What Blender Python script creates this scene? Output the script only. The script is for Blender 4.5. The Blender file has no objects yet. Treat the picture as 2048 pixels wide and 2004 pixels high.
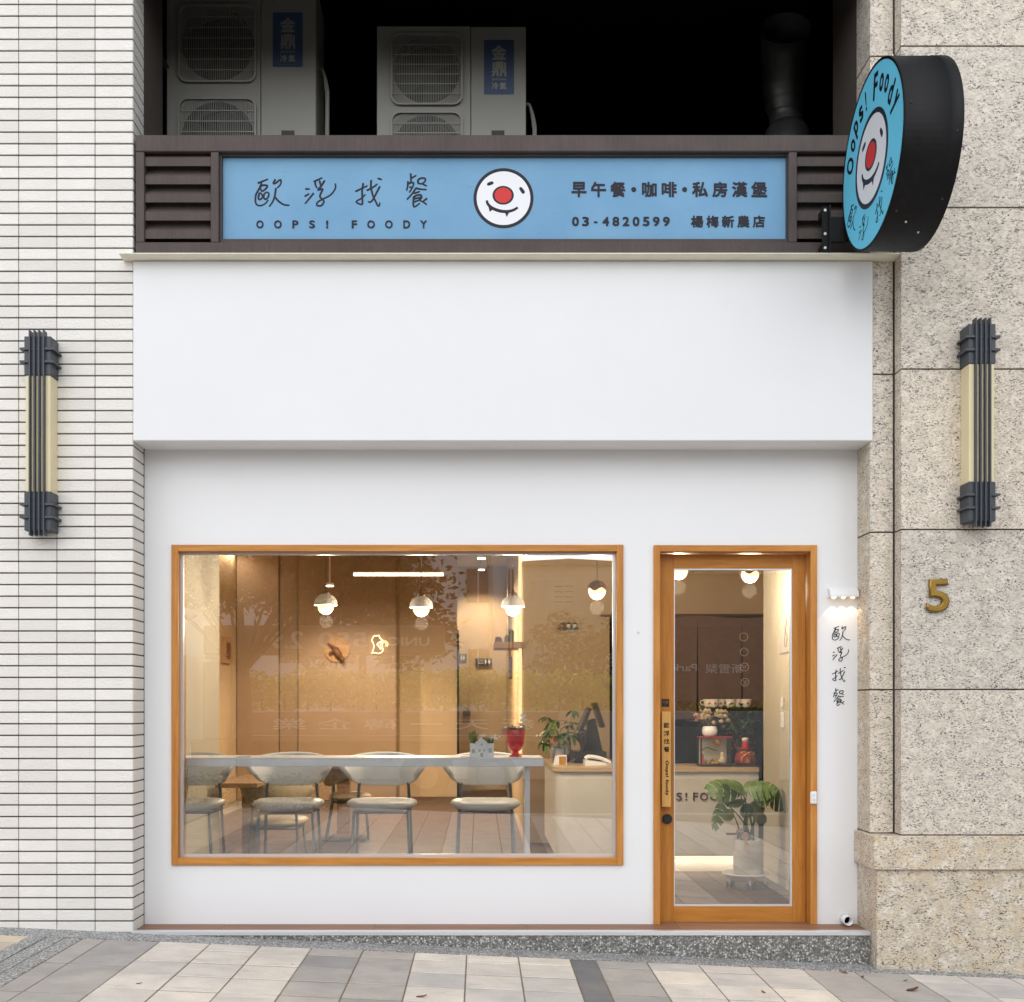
import bpy, bmesh, math, random
from mathutils import Vector, Matrix
random.seed(7)
S = bpy.context.scene
COL = S.collection
R = math.radians
# ---------------------------------------------------------------- camera, world, sun, exposure
F, CX, CY, H = 2290.0, 959.0, 1412.0, 1.406      # focal length and vanishing point of the photograph (2048 x 2004), eye height
cam = bpy.data.cameras.new('camera'); camo = bpy.data.objects.new('camera', cam); COL.objects.link(camo)
cam.sensor_fit = 'HORIZONTAL'; cam.sensor_width = 36.0; cam.lens = F / 2048 * 36.0
cam.shift_x = (1024 - CX) / 2048; cam.shift_y = (CY - 1002) / 2048
cam.clip_start = 0.05; cam.clip_end = 1000
camo.location = (0, 0, H); camo.rotation_euler = (R(90), 0, 0)
S.camera = camo
W = bpy.data.worlds.new('World'); S.world = W; W.use_nodes = True
wn = W.node_tree.nodes; wl = W.node_tree.links
sky = wn.new('ShaderNodeTexSky'); sky.sky_type = 'NISHITA'; sky.sun_disc = False
sky.sun_elevation = R(36); sky.sun_rotation = R(190); sky.air_density = 1.0; sky.dust_density = 0.8; sky.ozone_density = 1.0
hs = wn.new('ShaderNodeHueSaturation'); hs.inputs['Saturation'].default_value = 0.30
bg = wn['Background']; bg.inputs['Strength'].default_value = 0.15
wl.new(sky.outputs[0], hs.inputs['Color']); wl.new(hs.outputs[0], bg.inputs['Color'])
sl = bpy.data.lights.new('sun', 'SUN'); sl.energy = 1.3; sl.angle = R(100); sl.color = (1.0, 0.992, 0.985)
so = bpy.data.objects.new('sun', sl); COL.objects.link(so); so.location = (-3, -6, 12)
so.rotation_euler = Vector((0.18, 1.0, -0.72)).to_track_quat('-Z', 'Y').to_euler()
S.view_settings.view_transform = 'Standard'; S.view_settings.look = 'None'
S.view_settings.exposure = 0.42; S.view_settings.gamma = 1.0
S.cycles.use_denoising = True
S.cycles.max_bounces = 8; S.cycles.diffuse_bounces = 4; S.cycles.glossy_bounces = 4
S.cycles.transparent_max_bounces = 16; S.cycles.sample_clamp_indirect = 4.0
S.cycles.caustics_reflective = False; S.cycles.caustics_refractive = False

def X(px, Y): return (px - CX) * Y / F
def Z(py, Y): return H - (py - CY) * Y / F
SLOPE = 0.0431
def gz(x): return -SLOPE * x                      # the pavement falls to the right

# ---------------------------------------------------------------- mesh and object helpers
OFF = {}
class MB:
    def __init__(s): s.v = []; s.f = []; s.sm = []
    def add(s, vs, fs, sm=False):
        b = len(s.v); s.v += [tuple(p) for p in vs]; s.f += [tuple(b + i for i in f) for f in fs]; s.sm += [sm] * len(fs); return s
    def box(s, x0, x1, y0, y1, z0, z1, bev=0, xf=None):
        if bev <= 0:
            vs = [(x, y, z) for x in (x0, x1) for y in (y0, y1) for z in (z0, z1)]
            fs = [(0, 1, 3, 2), (4, 6, 7, 5), (0, 4, 5, 1), (2, 3, 7, 6), (0, 2, 6, 4), (1, 5, 7, 3)]
        else:
            bev = min(bev, .49 * (x1 - x0), .49 * (y1 - y0), .49 * (z1 - z0))
            vs = []; ix = {}
            for i, x in enumerate((x0, x1)):
                for j, y in enumerate((y0, y1)):
                    for k, z in enumerate((z0, z1)):
                        sx, sy, sz = (bev if i == 0 else -bev), (bev if j == 0 else -bev), (bev if k == 0 else -bev)
                        ix[i, j, k] = len(vs)
                        vs += [(x, y + sy, z + sz), (x + sx, y, z + sz), (x + sx, y + sy, z)]
            fs = []
            g = lambda i, j, k, a: ix[i, j, k] + a
            for i in (0, 1):
                q = [g(i, 0, 0, 0), g(i, 0, 1, 0), g(i, 1, 1, 0), g(i, 1, 0, 0)]; fs.append(q if i == 0 else q[::-1])
                q = [g(0, i, 0, 1), g(1, i, 0, 1), g(1, i, 1, 1), g(0, i, 1, 1)]; fs.append(q if i == 0 else q[::-1])
                q = [g(0, 0, i, 2), g(0, 1, i, 2), g(1, 1, i, 2), g(1, 0, i, 2)]; fs.append(q if i == 0 else q[::-1])
                for j in (0, 1):
                    q = [g(i, j, 0, 0), g(i, j, 0, 1), g(i, j, 1, 1), g(i, j, 1, 0)]; fs.append(q if i == j else q[::-1])
                    q = [g(i, 0, j, 2), g(i, 0, j, 0), g(i, 1, j, 0), g(i, 1, j, 2)]; fs.append(q if i == j else q[::-1])
                    q = [g(0, i, j, 1), g(0, i, j, 2), g(1, i, j, 2), g(1, i, j, 1)]; fs.append(q if i == j else q[::-1])
                    for k in (0, 1):
                        q = [g(i, j, k, 0), g(i, j, k, 1), g(i, j, k, 2)]; fs.append(q if (i + j + k) % 2 == 0 else q[::-1])
        if xf: vs = [xf(*p) for p in vs]
        return s.add(vs, fs)
    def prism(s, poly, fn0, fn1):                    # poly of (u,v); fn maps (u,v) to a point on either end
        n = len(poly); vs = [fn0(*p) for p in poly] + [fn1(*p) for p in poly]
        fs = [tuple(range(n)), tuple(range(2 * n - 1, n - 1, -1))] + [(i, i + n, (i + 1) % n + n, (i + 1) % n) for i in range(n)]
        return s.add(vs, fs)
    def tube(s, pts, r, n=8, cap=True, xf=None, sm=True):
        P = [Vector(p) for p in pts]; m = len(P)
        rr = r if isinstance(r, (list, tuple)) else [r] * m
        t = (P[1] - P[0]).normalized(); a = t.orthogonal().normalized(); vs = []
        for i, p in enumerate(P):
            t2 = (P[min(i + 1, m - 1)] - P[max(i - 1, 0)])
            t2 = t2.normalized() if t2.length > 1e-9 else t
            a = a - t2 * a.dot(t2); a = a.normalized() if a.length > 1e-6 else t2.orthogonal().normalized()
            b = t2.cross(a); t = t2
            vs += [p + (a * math.cos(2 * math.pi * k / n) + b * math.sin(2 * math.pi * k / n)) * rr[i] for k in range(n)]
        fs = [(i * n + k, i * n + (k + 1) % n, (i + 1) * n + (k + 1) % n, (i + 1) * n + k) for i in range(m - 1) for k in range(n)]
        if cap: fs += [tuple(range(n - 1, -1, -1)), tuple(range((m - 1) * n, m * n))]
        if xf: vs = [xf(*p) for p in vs]
        return s.add(vs, fs, sm)
    def lathe(s, prof, c=(0, 0, 0), n=24, xf=None, flute=0, nf=0, sm=True):
        vs = []; m = len(prof)
        for (r, z) in prof:
            for k in range(n):
                a = 2 * math.pi * k / n; q = r * (1 + flute * math.cos(nf * a))
                vs.append((c[0] + q * math.cos(a), c[1] + q * math.sin(a), c[2] + z))
        fs = [(i * n + k, i * n + (k + 1) % n, (i + 1) * n + (k + 1) % n, (i + 1) * n + k) for i in range(m - 1) for k in range(n)]
        if prof[0][0] > 1e-6: fs.append(tuple(range(n - 1, -1, -1)))
        if prof[-1][0] > 1e-6: fs.append(tuple(range((m - 1) * n, m * n)))
        if xf: vs = [xf(*p) for p in vs]
        return s.add(vs, fs, sm)
    def ball(s, c, r, n=12, m=8):
        rx, ry, rz = r if isinstance(r, (list, tuple)) else (r, r, r)
        prof = [(math.sin(math.pi * i / m), -math.cos(math.pi * i / m)) for i in range(m + 1)]
        prof[0] = (1e-7, -1); prof[-1] = (1e-7, 1)
        return s.lathe(prof, n=n, xf=lambda x, y, z: (c[0] + x * rx, c[1] + y * ry, c[2] + z * rz))
    def disc(s, c, rx, ry, d0, d1, mp, n=48, hole=0):
        if hole:
            vs = []
            for d in (d0, d1):
                for q in (hole, 1):
                    vs += [mp(c[0] + rx * q * math.cos(2 * math.pi * k / n), c[1] + ry * q * math.sin(2 * math.pi * k / n), d) for k in range(n)]
            fs = []
            for k in range(n):
                l = (k + 1) % n
                fs += [(2 * n + k, 3 * n + k, 3 * n + l, 2 * n + l), (n + k, n + l, 3 * n + l, 3 * n + k), (k, 2 * n + k, 2 * n + l, l), (k, l, n + l, n + k)]
            return s.add(vs, fs)
        poly = [(c[0] + rx * math.cos(2 * math.pi * k / n), c[1] + ry * math.sin(2 * math.pi * k / n)) for k in range(n)]
        return s.prism(poly[::-1], lambda u, v: mp(u, v, d1), lambda u, v: mp(u, v, d0))
    def text(s, body, fit, mp, depth=.002, bold=0.0, space=1.0, bevel=0, keep=False, rot=0):
        c = bpy.data.curves.new('t', 'FONT'); c.body = body; c.size = 1; c.extrude = .01; c.space_character = space
        if bevel: c.bevel_depth = bevel; c.bevel_resolution = 3; c.offset = bold; bold = 0
        o = bpy.data.objects.new('t', c); m = o.to_mesh()
        vs = [v.co.copy() for v in m.vertices]; fs = [tuple(p.vertices) for p in m.polygons]
        o.to_mesh_clear(); bpy.data.objects.remove(o); bpy.data.curves.remove(c)
        lo = [min(v[i] for v in vs) for i in range(3)]; hi = [max(v[i] for v in vs) for i in range(3)]
        u0, u1, v0, v1 = fit; sx = (u1 - u0) / (hi[0] - lo[0] + 2 * bold); sy = (v1 - v0) / (hi[1] - lo[1] + 2 * bold)
        if keep: sx = sy = min(sx, sy)
        cu, cv = (u0 + u1) / 2, (v0 + v1) / 2; mx, my = (lo[0] + hi[0]) / 2, (lo[1] + hi[1]) / 2
        co, si = math.cos(rot), math.sin(rot)
        for i, (du, dv) in enumerate(((0, 0), (bold, bold * .6), (-bold, -bold * .6), (bold * .7, -bold), (-bold * .7, bold)) if bold else ((0, 0),)):
            out = []
            for v in vs:
                a, b = (v[0] - mx + du) * sx, (v[1] - my + dv) * sy
                out.append(mp(cu + a * co - b * si, cv + a * si + b * co, (v[2] - lo[2]) / (hi[2] - lo[2]) * depth * (1 + .06 * i)))
            s.add(out, fs, bevel > 0)
        return s
    def build(s, name, mat, parent=None, loc=None):
        me = bpy.data.meshes.new(name)
        if parent is not None: off = OFF[parent.name]
        elif loc is not None: off = Vector(loc)
        else:
            q = list(zip(*s.v)); off = Vector(((min(q[0]) + max(q[0])) / 2, (min(q[1]) + max(q[1])) / 2, min(q[2])))
        me.from_pydata([(p[0] - off.x, p[1] - off.y, p[2] - off.z) for p in s.v], [], s.f)
        me.polygons.foreach_set('use_smooth', s.sm); me.materials.append(M[mat]); me.update()
        if s.fix: 
            bm = bmesh.new(); bm.from_mesh(me); bmesh.ops.recalc_face_normals(bm, faces=bm.faces); bm.to_mesh(me); bm.free()
        o = bpy.data.objects.new(name, me); COL.objects.link(o)
        if parent is not None: o.parent = parent
        else: o.location = off
        OFF[o.name] = off
        return o
    fix = True
def tag(o, label=None, cat=None, group=None, kind=None):
    if label: o['label'] = label
    if cat: o['category'] = cat
    if group: o['group'] = group
    if kind: o['kind'] = kind
    return o
def thing(name, label, cat, loc, group=None):
    o = bpy.data.objects.new(name, None); COL.objects.link(o); o.location = loc; o.empty_display_size = .1
    OFF[o.name] = Vector(loc); return tag(o, label, cat, group)
def local(name, label, cat, group=None): return thing(name, label, cat, (0, 0, 0), group)
def copy_tree(o, parent=None):
    c = o.copy(); COL.objects.link(c)
    if parent is not None: c.parent = parent
    for ch in o.children: copy_tree(ch, c)
    return c
def lamp(kind, name, loc, energy, color, parent, size=.05, rot=None, **kw):
    l = bpy.data.lights.new(name, kind); l.energy = energy; l.color = color
    if kind == 'AREA': l.shape = 'RECTANGLE'; l.size, l.size_y = size
    else: l.shadow_soft_size = size
    for k, v in kw.items(): setattr(l, k, v)
    o = bpy.data.objects.new(name, l); COL.objects.link(o)
    if parent is not None: o.parent = parent; o.location = Vector(loc) - OFF[parent.name]
    else: o.location = loc
    if rot: o.rotation_euler = rot
    return o
def front(Y): return lambda u, v, d: (u, Y - d, v)
def smooth(pts, k=4):
    if len(pts) < 3: return pts
    P = [Vector(p) for p in pts]; out = []
    for i in range(len(P) - 1):
        a, b, c, d = P[max(i - 1, 0)], P[i], P[i + 1], P[min(i + 2, len(P) - 1)]
        for j in range(k):
            t = j / k
            out.append(.5 * ((2 * b) + (c - a) * t + (2 * a - 5 * b + 4 * c - d) * t * t + (3 * b - a - 3 * c + d) * t ** 3))
    return out + [P[-1]]

# ---------------------------------------------------------------- materials
M = {}
def nodes(name):
    m = bpy.data.materials.new(name); m.use_nodes = True; nt = m.node_tree; M[name] = m
    return m, nt, nt.nodes['Principled BSDF']
def nn(nt, typ, **kw):
    n = nt.nodes.new(typ)
    for k, v in kw.items():
        if k in n.inputs: n.inputs[k].default_value = v
        else: setattr(n, k, v)
    return n
def ramp(nt, src, stops):
    r = nt.nodes.new('ShaderNodeValToRGB'); e = r.color_ramp.elements
    while len(e) < len(stops): e.new(.5)
    for q, (p, c) in zip(e, stops): q.position = p; q.color = (*c, 1) if len(c) == 3 else c
    nt.links.new(src, r.inputs[0]); return r
def mixc(nt, fac, a, b, mode='MIX'):
    m = nt.nodes.new('ShaderNodeMix'); m.data_type = 'RGBA'; m.blend_type = mode
    for sock, val in ((m.inputs[0], fac), (m.inputs[6], a), (m.inputs[7], b)):
        if hasattr(val, 'is_output'): nt.links.new(val, sock)
        else: sock.default_value = val if not isinstance(val, tuple) or len(val) == 4 else (*val, 1)
    return m.outputs[2]
def pos(nt, scale=(1, 1, 1), rot=(0, 0, 0), rnd=False):
    g = nt.nodes.new('ShaderNodeNewGeometry'); mp = nt.nodes.new('ShaderNodeMapping'); mp.inputs['Scale'].default_value = scale; mp.inputs['Rotation'].default_value = rot
    src = g.outputs['Position']
    if rnd:
        oi = nt.nodes.new('ShaderNodeObjectInfo'); k = nn(nt, 'ShaderNodeVectorMath', operation='SCALE'); k.inputs[3].default_value = 37.0
        cb = nt.nodes.new('ShaderNodeCombineXYZ')
        for i in range(3): nt.links.new(oi.outputs['Random'], cb.inputs[i])
        nt.links.new(cb.outputs[0], k.inputs[0]); ad = nn(nt, 'ShaderNodeVectorMath', operation='ADD')
        nt.links.new(src, ad.inputs[0]); nt.links.new(k.outputs[0], ad.inputs[1]); src = ad.outputs[0]
    nt.links.new(src, mp.inputs['Vector']); return mp.outputs[0]
def noise(nt, vec, scale, detail=4, rough=.55):
    n = nn(nt, 'ShaderNodeTexNoise', Scale=scale, Detail=detail, Roughness=rough); nt.links.new(vec, n.inputs['Vector']); return n.outputs['Fac']
def bump(nt, b, height, strength, dist=.01):
    n = nn(nt, 'ShaderNodeBump', Strength=strength, Distance=dist); nt.links.new(height, n.inputs['Height']); nt.links.new(n.outputs[0], b.inputs['Normal'])
def mat(name, col, rough=.55, metal=0.0, var=.0, vs=3.0, bmp=0.0, bs=60.0, ov=0.0, spec=.5, stretch=(1, 1, 1), **kw):
    m, nt, b = nodes(name); b.inputs['Roughness'].default_value = rough; b.inputs['Metallic'].default_value = metal
    b.inputs['Specular IOR Level'].default_value = spec; b.inputs['Base Color'].default_value = (*col, 1)
    v = pos(nt, stretch)
    src = None
    if var:
        f = noise(nt, v, vs); r = ramp(nt, f, [(.3, tuple(c * (1 - var) for c in col)), (.7, tuple(min(1, c * (1 + var)) for c in col))]); src = r.outputs[0]
        rr = nn(nt, 'ShaderNodeMapRange'); rr.inputs[3].default_value = max(.02, rough - .12); rr.inputs[4].default_value = min(1, rough + .12)
        nt.links.new(f, rr.inputs[0]); nt.links.new(rr.outputs[0], b.inputs['Roughness'])
    if ov:
        oi = nt.nodes.new('ShaderNodeObjectInfo'); r = ramp(nt, oi.outputs['Random'], [(0, (1 - ov,) * 3), (1, (1 + ov * .3,) * 3)])
        src = mixc(nt, 1.0, src if src is not None else (*col, 1), r.outputs[0], 'MULTIPLY')
    if src is not None: nt.links.new(src, b.inputs['Base Color'])
    if bmp: bump(nt, b, noise(nt, v, bs), bmp)
    for k, q in kw.items(): b.inputs[k.replace('_', ' ')].default_value = q
    return m
def emit(name, col, strength):
    m, nt, b = nodes(name); b.inputs['Base Color'].default_value = (*col, 1); b.inputs['Emission Color'].default_value = (*col, 1); b.inputs['Emission Strength'].default_value = strength
mat('plaster', (.80, .805, .815), .62, var=.02, vs=.9, bmp=.05, bs=120)
mat('grout', (.085, .068, .06), .85, var=.15, vs=40)
mat('cream_metal', (.84, .80, .66), .45, var=.05, vs=9)
mat('aluminium', (.74, .75, .77), .32, metal=.55)
mat('white_plastic', (.80, .81, .82), .35)
mat('black_metal', (.006, .006, .007), .5, spec=.22, var=.3, vs=8, stretch=(3, 3, .5))
mat('black_plastic', (.018, .018, .02), .3)
mat('brass', (.27, .165, .04), .35, metal=1.0, var=.18, vs=14)
mat('screw_metal', (.72, .70, .62), .3, metal=.8)
mat('slate_paint', (.048, .056, .07), .42, var=.12, vs=12)
mat('diffuser', (.80, .70, .45), .45, var=.05, vs=4)
mat('ink', (.036, .033, .043), .6, spec=.15)
mat('black_ink', (.006, .006, .007), .6, spec=.2)
mat('face_white', (.78, .79, .82), .4)
mat('sign_red', (.62, .045, .045), .5, spec=.2)
mat('round_blue', (.15, .58, .80), .45, spec=.2, var=.03, vs=2)
mat('navy_ink', (.018, .028, .042), .4)
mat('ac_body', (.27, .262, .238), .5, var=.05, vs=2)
mat('ac_dark', (.03, .028, .024), .6)
mat('ac_blue', (.05, .075, .15), .45)
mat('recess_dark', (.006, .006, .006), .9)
mat('galvanised', (.17, .175, .175), .4, metal=.6, var=.2, vs=6)
mat('rubber', (.02, .022, .025), .6)
def brown_alu():
    m, nt, b = nodes('brown_aluminium'); v = pos(nt, (1, 1, 1)); f = noise(nt, pos(nt, (40, 40, 3)), 3.0)
    g = noise(nt, v, 5)
    c = mixc(nt, .5, ramp(nt, f, [(.35, (.062, .049, .045)), (.75, (.100, .080, .074))]).outputs[0], ramp(nt, g, [(.3, (.066, .052, .048)), (.75, (.108, .087, .080))]).outputs[0])
    sp = noise(nt, v, 160, 2); c = mixc(nt, ramp(nt, sp, [(.70, (0, 0, 0)), (.78, (.55, .55, .55))]).outputs[0], c, (.32, .29, .27))
    nt.links.new(c, b.inputs['Base Color']); b.inputs['Roughness'].default_value = .55; b.inputs['Specular IOR Level'].default_value = .22
brown_alu()
def blue_panel():
    m, nt, b = nodes('blue_panel'); v = pos(nt, (1, 1, 1)); f = noise(nt, v, 2.2, 6)
    c = ramp(nt, f, [(.3, (.160, .335, .53)), (.7, (.20, .39, .58))]).outputs[0]
    g = noise(nt, pos(nt, (6, 6, 60)), 2.0, 5); c = mixc(nt, ramp(nt, g, [(.64, (0, 0, 0)), (.74, (.35, .35, .35))]).outputs[0], c, (.12, .24, .38))
    nt.links.new(c, b.inputs['Base Color']); b.inputs['Roughness'].default_value = .5; b.inputs['Specular IOR Level'].default_value = .15
blue_panel()
def tile_mat():
    m, nt, b = nodes('wall_tile'); v = pos(nt, (1, 1, 1)); oi = nt.nodes.new('ShaderNodeObjectInfo')
    base = ramp(nt, oi.outputs['Random'], [(0, (.77, .74, .69)), (.5, (.84, .81, .765)), (1, (.87, .845, .80))]).outputs[0]
    f = noise(nt, v, 6, 5); c = mixc(nt, ramp(nt, f, [(.4, (0, 0, 0)), (.8, (.4, .4, .4))]).outputs[0], base, (.77, .745, .705))
    nt.links.new(c, b.inputs['Base Color']); b.inputs['Roughness'].default_value = .6
    w = noise(nt, pos(nt, (1, 1, 1.6), (0, R(25), 0), True), 75, 6, .6); bump(nt, b, w, .55, .012)
tile_mat()
def granite(name, warm):
    m, nt, b = nodes(name)
    v = pos(nt, (1, 1, 1), (0, 0, 0), True); vd = pos(nt, (1.0, 1.0, 1.9), (0, R(24), 0), True)
    a = (.68, .59, .45) if warm else (.71, .64, .54)
    c = ramp(nt, noise(nt, v, 16, 5), [(.3, tuple(q * .86 for q in a)), (.5, a), (.7, (.82, .75, .65))]).outputs[0]
    c = mixc(nt, ramp(nt, noise(nt, vd, 40, 5, .7), [(.50, (0, 0, 0)), (.60, (.6, .6, .6))]).outputs[0], c, (.42, .38, .35))
    if warm: c = mixc(nt, ramp(nt, noise(nt, v, 9, 3), [(.5, (0, 0, 0)), (.7, (.55, .55, .55))]).outputs[0], c, (.66, .49, .29))
    fl = ramp(nt, noise(nt, vd, 66, 4, .8), [(.53, (0, 0, 0)), (.565, (1, 1, 1))]).outputs[0]
    patch = ramp(nt, noise(nt, vd, 13, 4), [(.40, (.25, .25, .25)), (.58, (1, 1, 1))]).outputs[0]
    c = mixc(nt, mixc(nt, 1.0, fl, patch, 'MULTIPLY'), c, (.055, .05, .055))
    vo = nn(nt, 'ShaderNodeTexVoronoi', Scale=26.0, Randomness=1.0); nt.links.new(v, vo.inputs['Vector'])
    sep = nt.nodes.new('ShaderNodeSeparateColor'); nt.links.new(vo.outputs['Color'], sep.inputs[0])
    dot = ramp(nt, vo.outputs['Distance'], [(.10, (1, 1, 1)), (.16, (0, 0, 0))]).outputs[0]
    pick = ramp(nt, sep.outputs[0], [(.80, (0, 0, 0)), (.84, (1, 1, 1))]).outputs[0]
    c = mixc(nt, mixc(nt, 1.0, dot, pick, 'MULTIPLY'), c, (.07, .028, .026))
    oi = nt.nodes.new('ShaderNodeObjectInfo'); c = mixc(nt, 1.0, c, ramp(nt, oi.outputs['Random'], [(0, (.93, .94, .95)), (.5, (.99, .985, .98)), (1, (1.04, 1.02, .99))]).outputs[0], 'MULTIPLY')
    c = mixc(nt, ramp(nt, noise(nt, v, 1.6, 5), [(.45, (0, 0, 0)), (.75, (.10, .10, .10))]).outputs[0], c, (.42, .38, .34))
    nt.links.new(c, b.inputs['Base Color']); b.inputs['Roughness'].default_value = .55
    bump(nt, b, noise(nt, v, 90, 4), .35, .006)
granite('granite', False); granite('granite_warm', True)
def pebble(name, cols, scale, bs=.5):
    m, nt, b = nodes(name); v = pos(nt, (1, 1, 1))
    vo = nn(nt, 'ShaderNodeTexVoronoi', Scale=scale); nt.links.new(v, vo.inputs['Vector'])
    sep = nt.nodes.new('ShaderNodeSeparateColor'); nt.links.new(vo.outputs['Color'], sep.inputs[0])
    c = ramp(nt, sep.outputs[0], cols).outputs[0]
    c = mixc(nt, ramp(nt, vo.outputs['Distance'], [(.35, (0, 0, 0)), (.62, (.75, .75, .75))]).outputs[0], c, (.13, .125, .11))
    c = mixc(nt, ramp(nt, noise(nt, v, 2.5), [(.45, (0, 0, 0)), (.8, (.4, .4, .4))]).outputs[0], c, (.15, .14, .12))
    nt.links.new(c, b.inputs['Base Color']); b.inputs['Roughness'].default_value = .55
    inv = nn(nt, 'ShaderNodeMath', operation='SUBTRACT'); inv.inputs[0].default_value = 1; nt.links.new(vo.outputs['Distance'], inv.inputs[1]); bump(nt, b, inv.outputs[0], bs, .006)
pebble('pebble_light', [(0, (.16, .17, .19)), (.35, (.36, .37, .39)), (.6, (.52, .52, .52)), (.9, (.78, .78, .77))], 105)
pebble('pebble_dark', [(0, (.06, .062, .066)), (.4, (.19, .19, .185)), (.7, (.38, .37, .34)), (.95, (.72, .71, .67))], 95, .6)
def stone(name, col, var=.13, dark=(.3, .28, .25)):
    m, nt, b = nodes(name); v = pos(nt, (1, 1, 1), (0, 0, R(20)), True); oi = nt.nodes.new('ShaderNodeObjectInfo')
    c = ramp(nt, noise(nt, v, 5, 6, .6), [(.3, tuple(q * (1 - var) for q in col)), (.7, tuple(q * (1 + var) for q in col))]).outputs[0]
    c = mixc(nt, 1.0, c, ramp(nt, oi.outputs['Random'], [(0, (.74, .76, .80)), (.35, (.93, .92, .91)), (.7, (1.02, 1.0, .97)), (1, (1.10, 1.06, 1.0))]).outputs[0], 'MULTIPLY')
    vein = noise(nt, pos(nt, (1, 5, 1), (0, 0, R(35)), True), 3.0, 6, .7); c = mixc(nt, ramp(nt, vein, [(.56, (0, 0, 0)), (.68, (.4, .4, .4))]).outputs[0], c, dark)
    gr = noise(nt, v, 140, 2); c = mixc(nt, ramp(nt, gr, [(.3, (.3, .3, .3)), (.6, (0, 0, 0))]).outputs[0], c, tuple(q * .6 for q in col))
    st = noise(nt, pos(nt), 1.3, 5); c = mixc(nt, ramp(nt, st, [(.5, (0, 0, 0)), (.75, (.35, .35, .35))]).outputs[0], c, tuple(q * .62 for q in col))
    nt.links.new(c, b.inputs['Base Color']); b.inputs['Roughness'].default_value = .72; bump(nt, b, noise(nt, v, 50, 5), .3, .006)
stone('paving_light', (.73, .685, .63)); stone('paving_grey', (.46, .435, .41), .16, (.5, .49, .48)); stone('paving_dark', (.20, .203, .21), .16, (.3, .3, .3)); stone('paving_tan', (.68, .58, .45))
mat('joint_sand', (.20, .165, .12), .9, var=.2, vs=30)
mat('asphalt', (.055, .055, .057), .85, var=.15, vs=8, bmp=.3, bs=200)
def wood(name, a, c2, axis='Z', rough=.42, sc=1.0):
    m, nt, b = nodes(name); st = {'Z': (16, 16, 1.1), 'X': (1.1, 16, 16), 'Y': (16, 1.1, 16)}[axis]
    v = pos(nt, tuple(q * sc for q in st), (0, 0, 0), True)
    f = noise(nt, v, 2.2, 6, .62); g = noise(nt, v, 9.0, 3, .7)
    c = ramp(nt, f, [(.30, a), (.52, tuple((p + q) / 2 for p, q in zip(a, c2))), (.72, c2)]).outputs[0]
    c = mixc(nt, ramp(nt, g, [(.50, (0, 0, 0)), (.72, (.35, .35, .35))]).outputs[0], c, tuple(q * .62 for q in a))
    c = mixc(nt, ramp(nt, noise(nt, pos(nt), 1.2, 4), [(.45, (0, 0, 0)), (.75, (.3, .3, .3))]).outputs[0], c, tuple(q * .8 for q in a))
    nt.links.new(c, b.inputs['Base Color']); b.inputs['Roughness'].default_value = rough; bump(nt, b, g, .12, .003); b.inputs['Specular IOR Level'].default_value = .25
wood('oak_v', (.43, .172, .034), (.66, .30, .078), 'Z'); wood('oak_h', (.43, .172, .034), (.67, .305, .08), 'X')
wood('leaf_v', (.40, .155, .026), (.58, .25, .05), 'Z'); wood('leaf_h', (.40, .155, .026), (.58, .25, .05), 'X')
wood('handle_wood', (.52, .27, .075), (.70, .40, .13), 'Z'); wood('tread_wood', (.20, .10, .055), (.33, .18, .11), 'X', .5)
wood('floor_wood', (.055, .032, .021), (.10, .06, .038), 'Y', .55); wood('table_wood', (.34, .19, .085), (.50, .30, .14), 'X')
wood('pale_wood', (.46, .33, .20), (.58, .43, .28), 'X'); wood('dark_wood', (.10, .045, .022), (.18, .085, .04), 'Z')
def glass(name, f0, tint):
    m, nt, b = nodes(name); nt.nodes.remove(b); out = nt.nodes['Material Output']
    tr = nn(nt, 'ShaderNodeBsdfTransparent'); tr.inputs[0].default_value = (*tint, 1); gl = nn(nt, 'ShaderNodeBsdfGlossy'); gl.inputs['Roughness'].default_value = 0.0
    lw = nn(nt, 'ShaderNodeLayerWeight', Blend=.5); p = nn(nt, 'ShaderNodeMath', operation='POWER'); p.inputs[1].default_value = 5; nt.links.new(lw.outputs['Facing'], p.inputs[0])
    ma = nn(nt, 'ShaderNodeMath', operation='MULTIPLY_ADD'); ma.inputs[1].default_value = 1 - f0; ma.inputs[2].default_value = f0; nt.links.new(p.outputs[0], ma.inputs[0])
    mx = nn(nt, 'ShaderNodeMixShader'); nt.links.new(ma.outputs[0], mx.inputs[0]); nt.links.new(tr.outputs[0], mx.inputs[1]); nt.links.new(gl.outputs[0], mx.inputs[2]); nt.links.new(mx.outputs[0], out.inputs[0])
glass('glass', .235, (.985, .99, .985)); glass('clear_glass', .04, (.97, .98, .975))
# ================================================================ the setting outside
YF, YM, YW = 6.66, 6.556, 6.88            # tile wall and fascia plane, granite pier front, white shop wall
XL, XR = -2.0145, 2.272                   # the opening between the tiled wall and the granite pier
TH = math.atan(SLOPE)
def gplane(mb, x0, x1, y0, y1, dz0, dz1):
    vs = [(x, y, gz(x) + d) for x in (x0, x1) for y in (y0, y1) for d in (dz0, dz1)]
    return mb.add(vs, [(0, 1, 3, 2), (4, 6, 7, 5), (0, 4, 5, 1), (2, 3, 7, 6), (0, 2, 6, 4), (1, 5, 7, 3)])
pavement = tag(gplane(MB(), -14, 14, -1.2, 6.46, -.25, -.0032).build('pavement', 'joint_sand'), 'sloping stone pavement in front of the shop', kind='structure')
tag(gplane(MB(), -14, 14, 6.46, 7.0, -.25, .0005).build('pebble_border', 'pebble_light'), 'grey pebble wash border strip along the foot of the wall', kind='structure')
mb = MB(); mb.box(-60, 60, -60, -1.35, -.30, -.16)
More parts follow.
